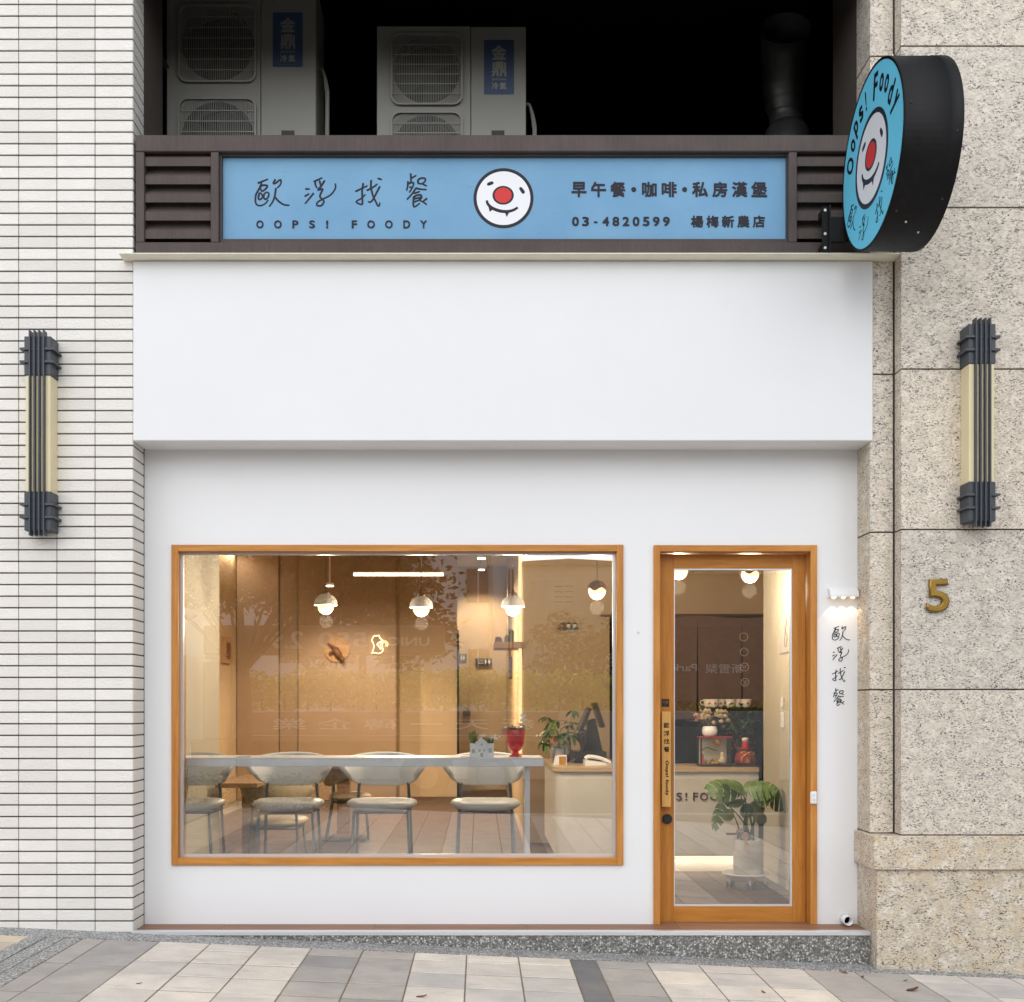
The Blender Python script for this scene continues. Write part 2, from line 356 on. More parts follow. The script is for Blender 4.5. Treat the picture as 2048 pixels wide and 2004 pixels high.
tag(mb.build('road', 'asphalt'), 'asphalt road seen mirrored in the shop window', kind='structure')
mb = MB(); mb.box(-60, 60, -1.35, -1.2, -.4, -.02, .015); tag(mb.build('kerb', 'paving_grey'), 'stone kerb at the edge of the pavement', kind='structure')
mb = MB(); mb.box(-120, 120, -200, 60, -.9, -.42); tag(mb.build('ground', 'asphalt'), 'flat ground around the street', kind='structure')
# paving columns: pixel positions of the joints along the border strip
cols = []
c0 = [-55, 45]; 
cols += [(-160, -58, 'paving_tan', .2915), (-58, 60, 'paving_tan', .2915)]
cols += [(60, 95, 'pebble_light', 3.0), (95, 131, 'pebble_light', 3.0), (131, 167, 'pebble_light', 3.0)]
cols += [(167, 213, 'paving_grey', .583), (213, 320, 'paving_grey', .583)]
js = [320, 421, 521.5, 623.5, 726.5, 830, 933.5, 1036.6, 1139.8]
cols += [(a, b, 'paving_grey' if a in (623.5, 726.5) else 'paving_light', .2915) for a, b in zip(js, js[1:])]
cols += [(1139.8, 1191, 'paving_dark', .2915), (1191, 1293.4, 'paving_grey', .2915)]
js = [1293.4, 1397, 1500, 1605.5, 1708, 1811.7, 1915, 2018, 2121]
cols += [(a, b, 'paving_grey' if a in (1605.5, 1708) else 'paving_light', .583 if a in (1605.5, 1708) else .2915) for a, b in zip(js, js[1:])]
cache = {}
rest = {}
G = .0035; GR = .0075
for (a, b, mt, pitch) in cols:
    x0, x1 = X(a, 6.46), X(b, 6.46)
    rows = [6.46, 6.28 if pitch < .5 else 5.86]
    if pitch > 1: rows = [6.46, 6.46 - pitch]
    while rows[-1] > -1.1: rows.append(rows[-1] - pitch)
    for i in range(len(rows) - 1):
        y1, y0 = rows[i], max(rows[i + 1], -1.19)
        w, d = (x1 - x0) - 2 * G, (y1 - y0) - 2 * GR
        if y1 > 4.95:
            key = (round(w, 4), round(d, 4), mt)
            if key not in cache:
                q = MB(); q.box(-w / 2, w / 2, -d / 2, d / 2, -.03, 0, .0025); o = q.build('paving_stone', mt, None, (0, 0, 0)); cache[key] = o
            else:
                o = cache[key].copy(); COL.objects.link(o)
            o.location = ((x0 + x1) / 2, (y0 + y1) / 2, gz((x0 + x1) / 2) + random.uniform(-.001, .0012)); o.rotation_euler = (random.uniform(-.002, .002), TH, 0)
            o.parent = pavement; o.location -= OFF[pavement.name]
        else:
            gplane(rest.setdefault(mt, MB()), x0 + .005, x1 - .005, y0 + GR, y1 - GR, -.03, random.uniform(-.001, .001))
for side in (-1, 1):                       # the pavement goes on to both sides, seen only in the glass
    for i in range(24):
        for j in range(25):
            x0 = (-3.2 - .2915 * (i + 1)) if side < 0 else 3.29 + .2915 * i; y0 = 6.28 - .2915 * (j + 1)
            gplane(rest.setdefault('paving_light' if (i // 3) % 3 else 'paving_grey', MB()), x0 + G, x0 + .2915 - G, y0 + GR, y0 + .2915 - GR, -.03, random.uniform(-.001, .001))
for mt, q in rest.items(): tag(q.build('paving_stone_field', mt, pavement), kind='stuff')

# ---------------------------------------------------------------- tiled wall on the left
tw = thing('tiled_wall', 'cream split-face tile wall with dark joints at the left of the shop', 'wall', (-2.8, YF, gz(-2.8)))
mb = MB(); mb.box(-6.5, XL - .006, YF + .006, 7.3, -.1, 6.9); mb.build('mortar_bed', 'grout', tw)
TP, RP, TJ = .2222, .0675, 5.483
q = MB(); q.box(-(TP - .004) / 2, (TP - .004) / 2, 0, .03, -(RP - .0082), 0, .0022); tile0 = q.build('tile', 'wall_tile', None, (0, 0, 0)); used = False
far = MB(); far.fix = False; n_t = 0
nrow = int((TJ - 0.0) / RP) + 1
for r in range(-21, nrow):
    zt = TJ - r * RP
    for c in range(20):
        xc = XL - TP * (c + .5)
        vis = c < 4 and -1 <= r and zt > gz(xc) - .02 and n_t < 300 and not (c == 3 and r % 2)
        if vis:
            if not used: o = tile0; used = True
            else: o = tile0.copy(); COL.objects.link(o)
            o.parent = tw; o.location = Vector((xc, YF + random.uniform(-.0008, .0008), zt)) - OFF[tw.name]; n_t += 1
        else:
            far.box(xc - (TP - .004) / 2, xc + (TP - .004) / 2, YF, YF + .03, zt - (RP - .0082), zt, .0022)
    far.box(XL - .03, XL, YF + .004, 6.872, zt - (RP - .0082), zt, .0022)
far.build('tile_field', 'wall_tile', tw)['kind'] = 'stuff'
# ---------------------------------------------------------------- granite pier on the right
gp = thing('granite_pier', 'speckled beige granite slab pier with a projecting band at its foot', 'pier', (2.9, YM, gz(2.9)))
mb = MB(); mb.box(XR + .012, 6.5, YF + .012, 7.4, -.4, 6.9); mb.box(2.418, 6.5, YM + .012, YF + .012, -.4, 6.9); mb.build('mortar_bed', 'grout', gp)
zj = [Z(y, YM) for y in (-551, -230, 92, 415, 738, 1059, 1379, 1670.5)]
g = .004
for i in range(len(zj) - 1):
    z1, z0 = zj[i] - g, zj[i + 1] + g
    mb = MB(); mb.box(2.4145, 4.4, YM, YM + .03, z0, z1, .002); mb.build('slab', 'granite', gp)
    mb = MB(); mb.box(4.408, 6.5, YM, YM + .03, z0, z1, .002); mb.build('slab', 'granite', gp)
    mb = MB(); mb.box(2.4145, 2.4445, YM + .033, YF + .0, z0, z1, .002); mb.build('side_slab', 'granite', gp)
    mb = MB(); mb.box(XR, 2.405, YF, YF + .03, z0, z1, .002); mb.build('narrow_slab', 'granite', gp)
    mb = MB(); mb.box(XR, XR + .03, YF + .033, 6.9, z0, z1, .002); mb.build('return_slab', 'granite_warm' if i > 3 else 'granite', gp)
bz0, bz1 = Z(1739.5, 6.53), zj[-1] - .002
mb = MB(); mb.box(2.249, 4.4, 6.527, 6.70, bz0, bz1, .003); mb.build('band', 'granite_warm', gp)
mb = MB(); mb.box(2.249, 2.30, 6.703, 6.879, bz0, bz1, .003); mb.build('band_return', 'granite_warm', gp)
mb = MB(); mb.box(2.273, 4.4, YM - .004, YM + .03, -.4, bz0 - .003, .003); mb.build('base_slab', 'granite_warm', gp)
mb = MB(); mb.box(2.273, 2.303, YM + .033, 6.9, -.4, bz0 - .003, .003); mb.build('base_return_slab', 'granite_warm', gp)
# ================================================================ the shop building
shop = thing('shop_building', 'white plastered shop front with a deep fascia, oak window and oak door', 'building', (0, YW, .0))
SZ = .0925                                  # top of the step
wx0, wx1, wz0, wz1 = X(342.5, 6.862) + .006, X(1246.8, 6.862) - .006, Z(1730.7, 6.862) + .006, Z(1089.3, 6.862) - .006
dx0, dx1, dz1 = X(1307.6, 6.862) + .006, X(1634.5, 6.862) - .006, Z(1090, 6.862) - .006
FZ0, FZ1 = Z(882, 6.645), 3.991
mb = MB()
for (a, b, c, d) in ((XL + .001, wx0, SZ, FZ0), (wx0, wx1, SZ, wz0), (wx0, wx1, wz1, FZ0), (wx1, dx0, SZ, FZ0), (dx0, dx1, dz1, FZ0), (dx1, 2.2715, SZ, FZ0)):
    mb.box(a, b, YW, YW + .16, c, d)
mb.build('wall', 'plaster', shop)
mb = MB(); mb.box(XL + .003, 2.285, 6.645, 7.04, FZ0, FZ1, .006); mb.build('fascia', 'plaster', shop)
mb = MB()                                   # cream drip moulding on top of the fascia
prof = [(6.56, 4.0025), (6.56, 3.998), (6.61, 3.992), (6.75, 3.992), (6.75, 4.0035)]
mb.prism(prof, lambda y, z: (-2.066, y, z), lambda y, z: (2.413, y, z)); mb.build('drip_moulding', 'cream_metal', shop)
mb = MB(); mb.box(XL + .004, 2.2715, YF, YW + .16, SZ - .03, SZ, 0)
tread = mb.build('step_tread', 'joint_sand', shop)
xs = [XL + .006, -1.52, -.62, .28, 1.18, 2.268]
for a, b in zip(xs, xs[1:]):
    mb = MB(); mb.box(a + .001, b - .001, YF + .002, YW + .12, SZ - .004, SZ + .003, .001); mb.build('plank', 'tread_wood', tread)
mb = MB(); mb.prism([(YF - .014, SZ - .018), (YF - .014, SZ + .001), (YF - .006, SZ + .006), (YF + .03, SZ + .006), (YF + .03, SZ - .018)], lambda y, z: (-2.022, y, z), lambda y, z: (2.271, y, z)); mb.build('step_nosing', 'aluminium', shop)
mb = MB(); mb.box(XL + .004, 2.2715, YF - .008, YF + .12, -.35, SZ - .019); mb.build('step_riser', 'pebble_dark', shop)
# dark plant recess above the fascia
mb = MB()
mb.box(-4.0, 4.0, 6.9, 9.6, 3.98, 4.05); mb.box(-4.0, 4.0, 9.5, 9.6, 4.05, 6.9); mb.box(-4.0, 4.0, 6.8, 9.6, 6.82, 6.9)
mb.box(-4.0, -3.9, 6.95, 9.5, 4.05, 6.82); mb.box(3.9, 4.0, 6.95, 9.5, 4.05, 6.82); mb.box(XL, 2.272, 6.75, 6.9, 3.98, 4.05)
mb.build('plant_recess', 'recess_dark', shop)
mb = MB(); mb.box(XL + .002, 2.27, 6.66, 6.74, 5.70, 6.9); mb.build('shade_beam', 'recess_dark', shop)  # unseen beam, added over the opening to keep skylight out of the recess
# window
fx0, fx1, fz0, fz1 = wx0 - .006, wx1 + .006, wz0 - .006, wz1 + .006
t = .0395; FY = 6.862; GY = 6.93
win = MB(); win.box(fx0, fx0 + t, FY, 7.05, fz0, fz1, .0015); win = win.build('window', 'oak_v', shop)
mb = MB(); mb.box(fx1 - t, fx1, FY, 7.05, fz0, fz1, .0015); mb.build('stile', 'oak_v', win)
mb = MB(); mb.box(fx0 + t, fx1 - t, FY + .0006, 7.05, fz1 - t, fz1 - .0006, .0015); mb.build('head_rail', 'oak_h', win)
mb = MB(); mb.box(fx0 + t, fx1 - t, FY + .0006, 7.05, fz0 + .0006, fz0 + .044, .0015); mb.build('sill_rail', 'oak_h', win)
a, b, c, d = fx0 + t, fx1 - t, fz0 + .044, fz1 - t
mb = MB(); mb.box(a, a + .018, GY - .012, GY + .012, c, d); mb.box(b - .018, b, GY - .012, GY + .012, c, d); mb.box(a + .018, b - .018, GY - .012, GY + .012, c, c + .016); mb.box(a + .018, b - .018, GY - .012, GY + .012, d - .014, d); mb.build('glazing_seal', 'aluminium', win)
mb = MB(); mb.box(a + .018, b - .018, GY - .004, GY + .004, c + .016, d - .014); mb.build('pane', 'glass', win)
# door
ex0, ex1, ez1 = dx0 - .006, dx1 + .006, dz1 + .006
t2 = .0385; LY = 6.955; lx0, lx1 = ex0 + t2, ex1 - t2; lz1 = ez1 - t2
door = MB(); sx0, sx1 = X(1348, LY), X(1584.5, LY); rz0, rz1 = Z(1812.5, LY), Z(1137, LY); bz = Z(1844, LY)
door.box(lx0 + .003, sx0, LY, LY + .042, bz, lz1 - .004, .002)
door = door.build('door', 'leaf_v', shop)
mb = MB(); mb.box(sx1, lx1 - .003, LY, LY + .042, bz, lz1 - .004, .002); mb.build('stile', 'leaf_v', door)
mb = MB(); mb.box(sx0, sx1, LY + .001, LY + .041, rz1, lz1 - .005, .001); mb.build('rail', 'leaf_h', door)
mb = MB(); mb.box(sx0, sx1, LY + .001, LY + .041, bz + .001, rz0, .001); mb.build('rail', 'leaf_h', door)
for q0, q1 in ((ex0, lx0), (lx1, ex1)): mb = MB(); mb.box(q0, q1, FY, 7.05, SZ + .003, ez1, .002); mb.build('jamb', 'oak_v', door)
mb = MB(); mb.box(lx0, lx1, FY + .0006, 7.05, lz1, ez1 - .0006, .0015); mb.build('head', 'oak_h', door)
a, b, c, d = sx0, sx1, rz0, rz1
mb = MB(); mb.box(a, a + .006, LY + .004, LY + .03, c, d); mb.box(b - .010, b, LY + .004, LY + .03, c, d); mb.box(a + .006, b - .010, LY + .004, LY + .03, c, c + .008); mb.box(a + .006, b - .010, LY + .004, LY + .03, d - .008, d); mb.build('glazing_seal', 'aluminium', door)
mb = MB(); mb.box(a + .006, b - .010, LY + .018, LY + .026, c + .008, d - .008); mb.build('pane', 'glass', door)
hy = LY - .055
hx0, hx1, hz0, hz1 = X(1323.5, hy), X(1342, hy), Z(1614, hy), Z(1423, hy)
mb = MB(); mb.box(hx0, hx1, hy, hy + .028, hz0, hz1, .002); mb.box(hx0 + .018, hx1 - .018, hy + .028, LY, hz0 + .10, hz0 + .13); mb.box(hx0 + .018, hx1 - .018, hy + .028, LY, hz1 - .13, hz1 - .10); mb.build('handle', 'handle_wood', door)
mb = MB(); mp = front(hy - .0005)
for ch, y in zip('歐浮找餐', (1450.5, 1466.8, 1482.6, 1498.8)):
    xc, zc = X(1333.2, hy), Z(y, hy); mb = MB(); mb.text(ch, (xc - .0165, xc + .0165, zc - .0165, zc + .0165), mp, .001, .012); mb.build('handle_character', 'black_ink', door)
mb = MB(); mb.text('Oops! foody', (X(1333.5, hy) - .105, X(1333.5, hy) + .105, Z(1556, hy) - .012, Z(1556, hy) + .012), mp, .001, .03, 1.1, rot=-math.pi / 2)
mb.build('handle_lettering', 'black_ink', door)
lc = (X(1334, LY), Z(1637.8, LY))
mb = MB(); mb.disc(lc, .030, .030, 0, .012, front(LY), 32); mb.disc(lc, .022, .022, .012, .022, front(LY), 32); mb.disc((lc[0], lc[1]), .006, .006, .022, .025, front(LY), 16); mb.build('lock', 'black_plastic', door)
mb = MB(); mb.box(X(1323, LY), X(1338.3, LY), LY - .002, LY, Z(1413.5, LY), Z(1398, LY)); pl = mb.build('plaque', 'black_plastic', door)
mb = MB(); mb.text('木雕', (X(1325, LY), X(1336.5, LY), Z(1408, LY), Z(1401, LY)), front(LY - .0022), .0006, .01); mb.text('WOOD', (X(1328, LY), X(1334, LY), Z(1411.3, LY), Z(1409.6, LY)), front(LY - .0022), .0006); mb.build('plaque_lettering', 'brass', door)

# ================================================================ sign band with louvres
SY = 6.655
sb = thing('shop_signboard', 'long brown aluminium sign frame with louvred ends and a light blue panel', 'signboard', (0, SY, 4.003))
rx0, rx1 = X(270.8, SY), 2.268
zt, zb = Z(269.6, SY), 4.004
mb = MB(); mb.box(rx0, rx1, SY, SY + .10, zt - .096, zt, .004); mb.build('rail', 'brown_aluminium', sb)
mb = MB(); mb.box(rx0, rx1, SY + .002, SY + .10, zb, Z(484, SY), .003); mb.build('rail', 'brown_aluminium', sb)
pz0, pz1 = Z(484, SY) + .001, zt - .097
for (p0, p1) in ((270.8, 288), (421, 437), (1578, 1594.5), (1701, 1740)):
    mb = MB(); mb.box(X(p0, SY), min(X(p1, SY), 2.268), SY + .004, SY + .10, pz0, pz1, .003); mb.build('post', 'brown_aluminium', sb)
mb = MB(); mb.box(rx0 + .02, rx1 - .02, SY + .064, SY + .078, zb + .02, zt - .05); mb.build('backing', 'brown_aluminium', sb)
for (p0, p1) in ((288, 421), (1594.5, 1701)):
    for k in range(5):
        y0 = 312 + k * 36.4
        zA, zB, zC = Z(y0, SY), Z(y0 + 17, SY), Z(y0 - 11.5, SY)
        mb = MB(); prof = [(SY + .018, zA), (SY + .018, zB), (SY + .024, zB), (SY + .030, zB + .01), (SY + .030, zA), (SY + .060, zC), (SY + .056, zC)]
        mb.prism(prof, lambda y, z: (X(p0, SY) + .001, y, z), lambda y, z: (X(p1, SY) - .001, y, z)); mb.build('slat', 'brown_aluminium', sb)
px0, px1, qz0, qz1 = X(446, SY + .06), X(1571, SY + .06), Z(482, SY + .06), Z(316, SY + .06)
ix0, ix1 = X(437, SY), X(1578, SY)
mb = MB(); mb.box(ix0 + .001, px0, SY + .03, SY + .0635, pz0 + .001, pz1 - .001); mb.box(px1, ix1 - .001, SY + .03, SY + .0635, pz0 + .001, pz1 - .001); mb.box(px0, px1, SY + .03, SY + .0635, qz1, pz1 - .001); mb.box(px0, px1, SY + .03, SY + .0635, pz0 + .001, qz0); mb.build('inner_frame', 'brown_aluminium', sb)
PY = SY + .055
mb = MB(); mb.box(px0 + .001, px1 - .001, PY, PY + .008, qz0 + .001, qz1 - .001); panel = mb.build('panel', 'blue_panel', sb)
HW = {
 '歐': ((432, 442), [[(160, 255), (345, 180)], [(225, 260), (170, 380), (120, 470), (105, 570), (115, 650), (160, 690), (220, 690), (290, 660), (350, 590)], [(210, 300), (330, 300), (320, 350), (245, 410), (215, 395), (207, 330), (240, 300)], [(178, 450), (165, 530), (172, 570), (210, 570), (245, 520), (215, 455), (180, 452)], [(275, 470), (265, 530), (300, 570), (345, 540), (370, 470), (340, 435), (290, 450), (270, 500)], [(490, 190), (455, 260), (500, 255), (590, 190), (605, 240), (580, 300), (535, 345)], [(505, 360), (480, 510), (440, 620), (380, 705)], [(480, 520), (560, 610), (650, 670), (720, 685), (760, 685)]]),
 '浮': ((1367, 425), [[(1085, 370), (1155, 370)], [(1070, 510), (1145, 465)], [(1235, 455), (1160, 550), (1075, 650)], [(1245, 225), (1400, 155)], [(1270, 235), (1275, 290), (1300, 345)], [(1355, 215), (1370, 280), (1385, 300)], [(1450, 210), (1380, 320), (1320, 388), (1415, 370), (1380, 450), (1360, 510), (1385, 550), (1430, 590), (1430, 640), (1380, 695), (1310, 690), (1300, 650), (1350, 600), (1430, 560), (1560, 490), (1640, 400), (1665, 330), (1660, 270)]]),
 '找': ((455, 435), [[(210, 415), (430, 310)], [(355, 265), (335, 380), (335, 520), (340, 620), (325, 670), (215, 620), (320, 550), (390, 480)], [(510, 205), (505, 330), (540, 490), (590, 600), (640, 695), (670, 690), (675, 640)], [(430, 395), (540, 340), (625, 275)], [(675, 325), (610, 450), (540, 580), (490, 625), (455, 615)], [(645, 165), (710, 185)]]),
 '餐': ((1400, 395), [[(1280, 75), (1285, 240)], [(1290, 160), (1380, 110)], [(1225, 225), (1220, 310), (1200, 395)], [(1225, 270), (1290, 245), (1335, 260), (1310, 340), (1255, 430)], [(1260, 330), (1310, 345)], [(1430, 265), (1420, 200), (1480, 160), (1560, 165), (1555, 220), (1500, 265), (1430, 265)], [(1500, 265), (1585, 310)], [(1385, 350), (1300, 470), (1210, 570)], [(1385, 355), (1480, 375), (1580, 380)], [(1345, 455), (1450, 420)], [(1330, 530), (1400, 490), (1480, 490), (1485, 550), (1440, 580), (1520, 620), (1585, 670)], [(1335, 530), (1330, 680), (1360, 715), (1450, 650)], [(1350, 560), (1470, 530)], [(1355, 620), (1440, 585)], [(1590, 555), (1510, 620)]])}
def handwrite(mb, ch, cu, cv, s, mp, r=18, flat=.25, rot=0):
    (mx, my), strokes = HW[ch]; co, si = math.cos(rot), math.sin(rot)
    for st in strokes:
        P = []
        for (x, y) in st:
            a, b = (x - mx) * s, -(y - my) * s; P.append((cu + a * co - b * si, cv + a * si + b * co, 0))
        P = smooth(P, 4) if len(P) > 2 else [P[0], tuple((p + q) / 2 for p, q in zip(*P)), P[1]]
        n = len(P); P = [Vector(p) for p in P]
        d0 = (P[0] - P[1]).normalized() * r * s * .6; d1 = (P[-1] - P[-2]).normalized() * r * s * .6
        rr = [r * s * (1.0 - .22 * (i / (n - 1))) for i in range(n)]
        P = [P[0] + d0] + P + [P[-1] + d1]; rr = [rr[0] * .45] + rr + [rr[-1] * .4]
        mb.tube(P, rr, 8, xf=lambda u, v, d: mp(u, v, d * flat))
pf = front(PY)
k = .10277 * PY / F
for ch, (px, py) in zip('歐浮找餐', ((544.4, 385.4), (640.5, 383.7), (736.8, 384.7), (833.9, 380.6))):
    mb = MB(); handwrite(mb, ch, X(px, PY), Z(py, PY), k, pf, 21, .4); mb.build('brush_character', 'ink', panel)
def line(name, items, mp, Y, mt, par, bold=0, depth=.0025):
    for (ch, a, b, c, d) in items: mb = MB(); mb.text(ch, (X(a, Y), X(b, Y), Z(d, Y), Z(c, Y)), mp, depth, bold); mb.build(name, mt, par)
sc = 700 / 1946
it = []
for ch, xc, w in zip('OOPS!FOODY', (250, 350, 447, 540, 624, 775, 868, 967, 1066, 1160), (40, 42, 34, 32, 13, 30, 42, 42, 38, 36)):
    it.append((ch, 430 + (xc - w / 2) * sc, 430 + (xc + w / 2) * sc, 300 + 392 * sc, 300 + 436 * sc))
line('letter', it, pf, PY, 'ink', panel, .03)
sc = 600 / 1946
it = []
for ch, x0, x1 in (('早', 139, 237), ('午', 266, 364), ('餐', 392, 490), ('咖', 596, 692), ('啡', 724, 822), ('私', 922, 1024), ('房', 1052, 1150), ('漢', 1180, 1280), ('堡', 1305, 1408)):
    it.append((ch, 1100 + x0 * sc, 1100 + x1 * sc, 300 + 207 * sc, 300 + 306 * sc))
line('letter', it, pf, PY, 'ink', panel, .03)
for xc in (543, 873): mb = MB(); mb.disc((X(1100 + xc * sc, PY), Z(300 + 257 * sc, PY)), .0145, .0145, 0, .0025, pf, 20); mb.build('bullet_dot', 'ink', panel)
it = []
for i, ch in enumerate('03-4820599'):
    xc = 165 + i * 65.5; w = 44 if ch != '-' else 24
    y0, y1 = (434, 494) if ch != '-' else (464, 474)
    it.append((ch, 1100 + (xc - w / 2) * sc, 1100 + (xc + w / 2) * sc, 300 + y0 * sc, 300 + y1 * sc))
line('letter', it, pf, PY, 'ink', panel, .032)
it = []
for i, ch in enumerate('楊梅新農店'):
    xc = 954 + i * 100; it.append((ch, 1100 + (xc - 40) * sc, 1100 + (xc + 40) * sc, 300 + 426 * sc, 300 + 503 * sc))
line('letter', it, pf, PY, 'ink', panel, .032)
def emblem(mp, c, r, ry, par, dark, tooth=1.0):
    u = lambda x: c[0] + (x - 937) / 730 * r
    v = lambda y: c[1] - (y - 930) / 730 * ry
    mb = MB(); mb.disc(c, r, ry, 0, .0012, mp, 64, .895); mb.build('emblem_ring', dark, par)
    mb = MB(); mb.disc(c, r * .90, ry * .90, 0, .001, mp, 64); mb.build('emblem_face', 'face_white', par)
    nc = (u(928), v(860)); mb = MB(); mb.disc(nc, r * .356, ry * .312, .001, .002, mp, 48, .79); mb.build('emblem_nose_ring', dark, par)
    mb = MB(); mb.disc(nc, r * .285, ry * .256, .001, .0021, mp, 48); mb.build('emblem_nose', 'sign_red', par)
    f = lambda a, b, d: mp(a, b, .0012 + d * .15)
    for e, rr in (([(565, 593), (620, 570), (668, 555)], (.052, .058, .052)), ([(1355, 695), (1395, 750), (1422, 793)], (.055, .058, .058))):
        P = [(u(x), v(y), 0) for x, y in e]; d0 = (Vector(P[0]) - Vector(P[1])) * .5; d1 = (Vector(P[2]) - Vector(P[1])) * .5
        mb = MB(); mb.tube([Vector(P[0]) + d0] + P + [Vector(P[2]) + d1], [rr[0] * r * .5] + [q * r for q in rr] + [rr[2] * r * .5], 10, xf=f); mb.build('emblem_eye', dark, par)
    P = smooth([(u(x), v(y), 0) for x, y in ((532, 985), (548, 1055), (620, 1140), (750, 1210), (900, 1250), (1050, 1252), (1180, 1218), (1285, 1155))], 4)
    n = len(P); mb = MB(); mb.tube(P, [r * (.038 + .016 * math.sin(math.pi * i / (n - 1))) for i in range(n)], 8, xf=f)
    for tri in ([(575, 1150), (665, 1215), (600, 1262)], [(960, 1265), (1080, 1270), (1015, 1385)]):
        mb.prism([(u(x), v(y)) for x, y in tri], lambda a, b: mp(a, b, .0022), lambda a, b: mp(a, b, .001))
    mb.build('emblem_mouth', dark, par)
er = 60 * PY / F
emblem(pf, (X(1007, PY), Z(396.5, PY)), er, er, panel, 'ink')
# ---------------------------------------------------------------- round projecting sign
BX = 2.079; BYc, BZc, BRy, BRz = 6.072, 4.317, .478, .465; BT = .290
bs = thing('round_blade_sign', 'round black drum sign with a light blue face, projecting over the granite pier', 'sign', (BX + BT / 2, BYc, BZc - BRz))
bm = lambda u, v, d: (BX - d, BYc - u, BZc + v)
mb = MB(); n = 96
for k2 in range(n):
    a0, a1 = 2 * math.pi * k2 / n, 2 * math.pi * (k2 + 1) / n
    P = [(BX + q, BYc - w * BRy * math.cos(a), BZc + w * BRz * math.sin(a)) for a in (a0, a1) for (q, w) in ((0, 1), (BT * .78, 1), (BT * .78, 1.004), (BT, 1.004))]
    mb.add(P, [(0, 1, 5, 4), (1, 2, 6, 5), (2, 3, 7, 6)], True)
mb.disc((0, 0), BRy * .999, BRz * .999, -.004, -.012, bm, n); mb.disc((0, 0), BRy * .999, BRz * .999, -BT + .01, -BT + .004, bm, n)
mb.fix = False; mb.build('drum', 'black_metal', bs)
mb = MB(); mb.disc((0, 0), BRy, BRz, -.003, .003, bm, 96, .972); mb.build('face_rim', 'black_metal', bs)
mb = MB(); mb.disc((0, 0), BRy * .973, BRz * .973, -.003, .0015, bm, 96); face = mb.build('face', 'round_blue', bs)
fm = lambda u, v, d: bm(u, v, d + .0016)
emblem(fm, (0.0, -.01), BRy * .53, BRz * .525, face, 'navy_ink')
mb = MB()
for ch, ang, h in (('O', -71, .115), ('o', -54, .085), ('p', -40, .115), ('s', -26, .09), ('!', -13, .115), ('F', 11, .135), ('o', 26, .085), ('o', 40, .085), ('d', 56, .125), ('y', 73, .125)):
    a = R(ang); u, v = .755 * BRy * math.sin(a), .745 * BRz * math.cos(a); w = {'!': .014, 'F': .06, 'O': .085}.get(ch, .058)
    mb = MB(); mb.text(ch, (u - w / 2, u + w / 2, v - h / 2, v + h / 2), fm, .0015, .022, rot=-a * .8); mb.build('letter', 'black_ink', face)
for ch, ang in zip('歐浮找餐', (-124, -160, 161, 128)):
    a = R(ang); u, v = .755 * BRy * math.sin(a), .73 * BRz * math.cos(a)
    mb = MB(); handwrite(mb, ch, u, v, .000235, fm, 20, .2, rot=(-a + math.copysign(math.pi, a)) * .55); mb.build('brush_character', 'black_ink', face)
mb = MB(); mb.box(BX - .116, BX - .082, 6.560, 6.569, 4.008, 4.268); mb.box(BX - .082, BX - .074, 6.535, 6.569, 4.008, 4.268); mb.box(BX - .074, BX + .02, 6.54, 6.566, 4.06, 4.20); mb.box(BX - .112, BX - .08, 6.569, 6.652, 4.02, 4.06); mb.box(BX - .112, BX - .08, 6.569, 6.652, 4.22, 4.26); mb.build('bracket', 'black_metal', bs)
for z in (4.03, 4.11, 4.245):
    mb = MB(); mb.disc((BX - .100, z), .008, .008, 0, .006, front(6.56), 12); mb.build('bolt', 'screw_metal', bs)
for (ang, q) in ((62, .03), (5, .03), (-12, .26), (-58, .04), (-66, .11), (-75, .20), (55, .255), (-50, .25)):
    a = R(ang); rm = 'screw_metal' if ang in (62, -66, -75) else 'black_plastic'; c = Vector((BX + q, BYc - BRy * math.cos(a), BZc + BRz * math.sin(a)))
    mb = MB(); mb.ball(c, .0065, 8, 6); mb.build('rivet', rm, bs)
# ================================================================ wall lamps, number, fittings
def sconce(name, label, x0, x1, Yw, z0, z1):
    t = thing(name, label, 'wall lamp', ((x0 + x1) / 2, Yw, z0), 'tall slatted wall lamps')
    yf = Yw - .118; ch = .222; b = .006
    mb = MB(); mb.box(x0 + b, x1 - b, yf + b, Yw, z0 + ch, z1 - ch, .003); mb.build('diffuser', 'diffuser', t)
    for (a, c) in ((z0, z0 + ch), (z1 - ch, z1)):
        mb = MB(); mb.box(x0, x1, yf, Yw, a, c, .003); mb.build('end_cap', 'slate_paint', t)
    xm = (x0 + x1) / 2
    for i in range(4):
        xc = xm + (i - 1.5) * .0268; mb = MB(); mb.box(xc - .0042, xc + .0042, yf - .019, yf + .03, z0 - .03, z1 + .03, .001); mb.build('fin', 'slate_paint', t)
    for zc in (z0 + .075, z0 + .148, z1 - .075, z1 - .148):
        mb = MB()
        e = .020; mb.prism([(x0 - e, Yw - .004), (x0 - e, yf - .016), (xm - .047, yf - .016), (xm - .047, yf - .003), (xm + .047, yf - .003), (xm + .047, yf - .016), (x1 + e, yf - .016), (x1 + e, Yw - .004), (x1 + .001, Yw - .004), (x1 + .001, yf + .002), (x0 - .001, yf + .002), (x0 - .001, Yw - .004)], lambda x, y: (x, y, zc - .006), lambda x, y: (x, y, zc + .006))
        mb.build('band', 'slate_paint', t)
sconce('wall_lamp', 'tall slate grey and cream slatted lamp on the tiled wall', -2.602, -2.448, YF, 2.409, 3.519)
sconce('wall_lamp', 'tall slate grey and cream slatted lamp on the granite pier', 2.750, 2.903, YM, 2.445, 3.555)
mb = MB(); NY = YM - .016
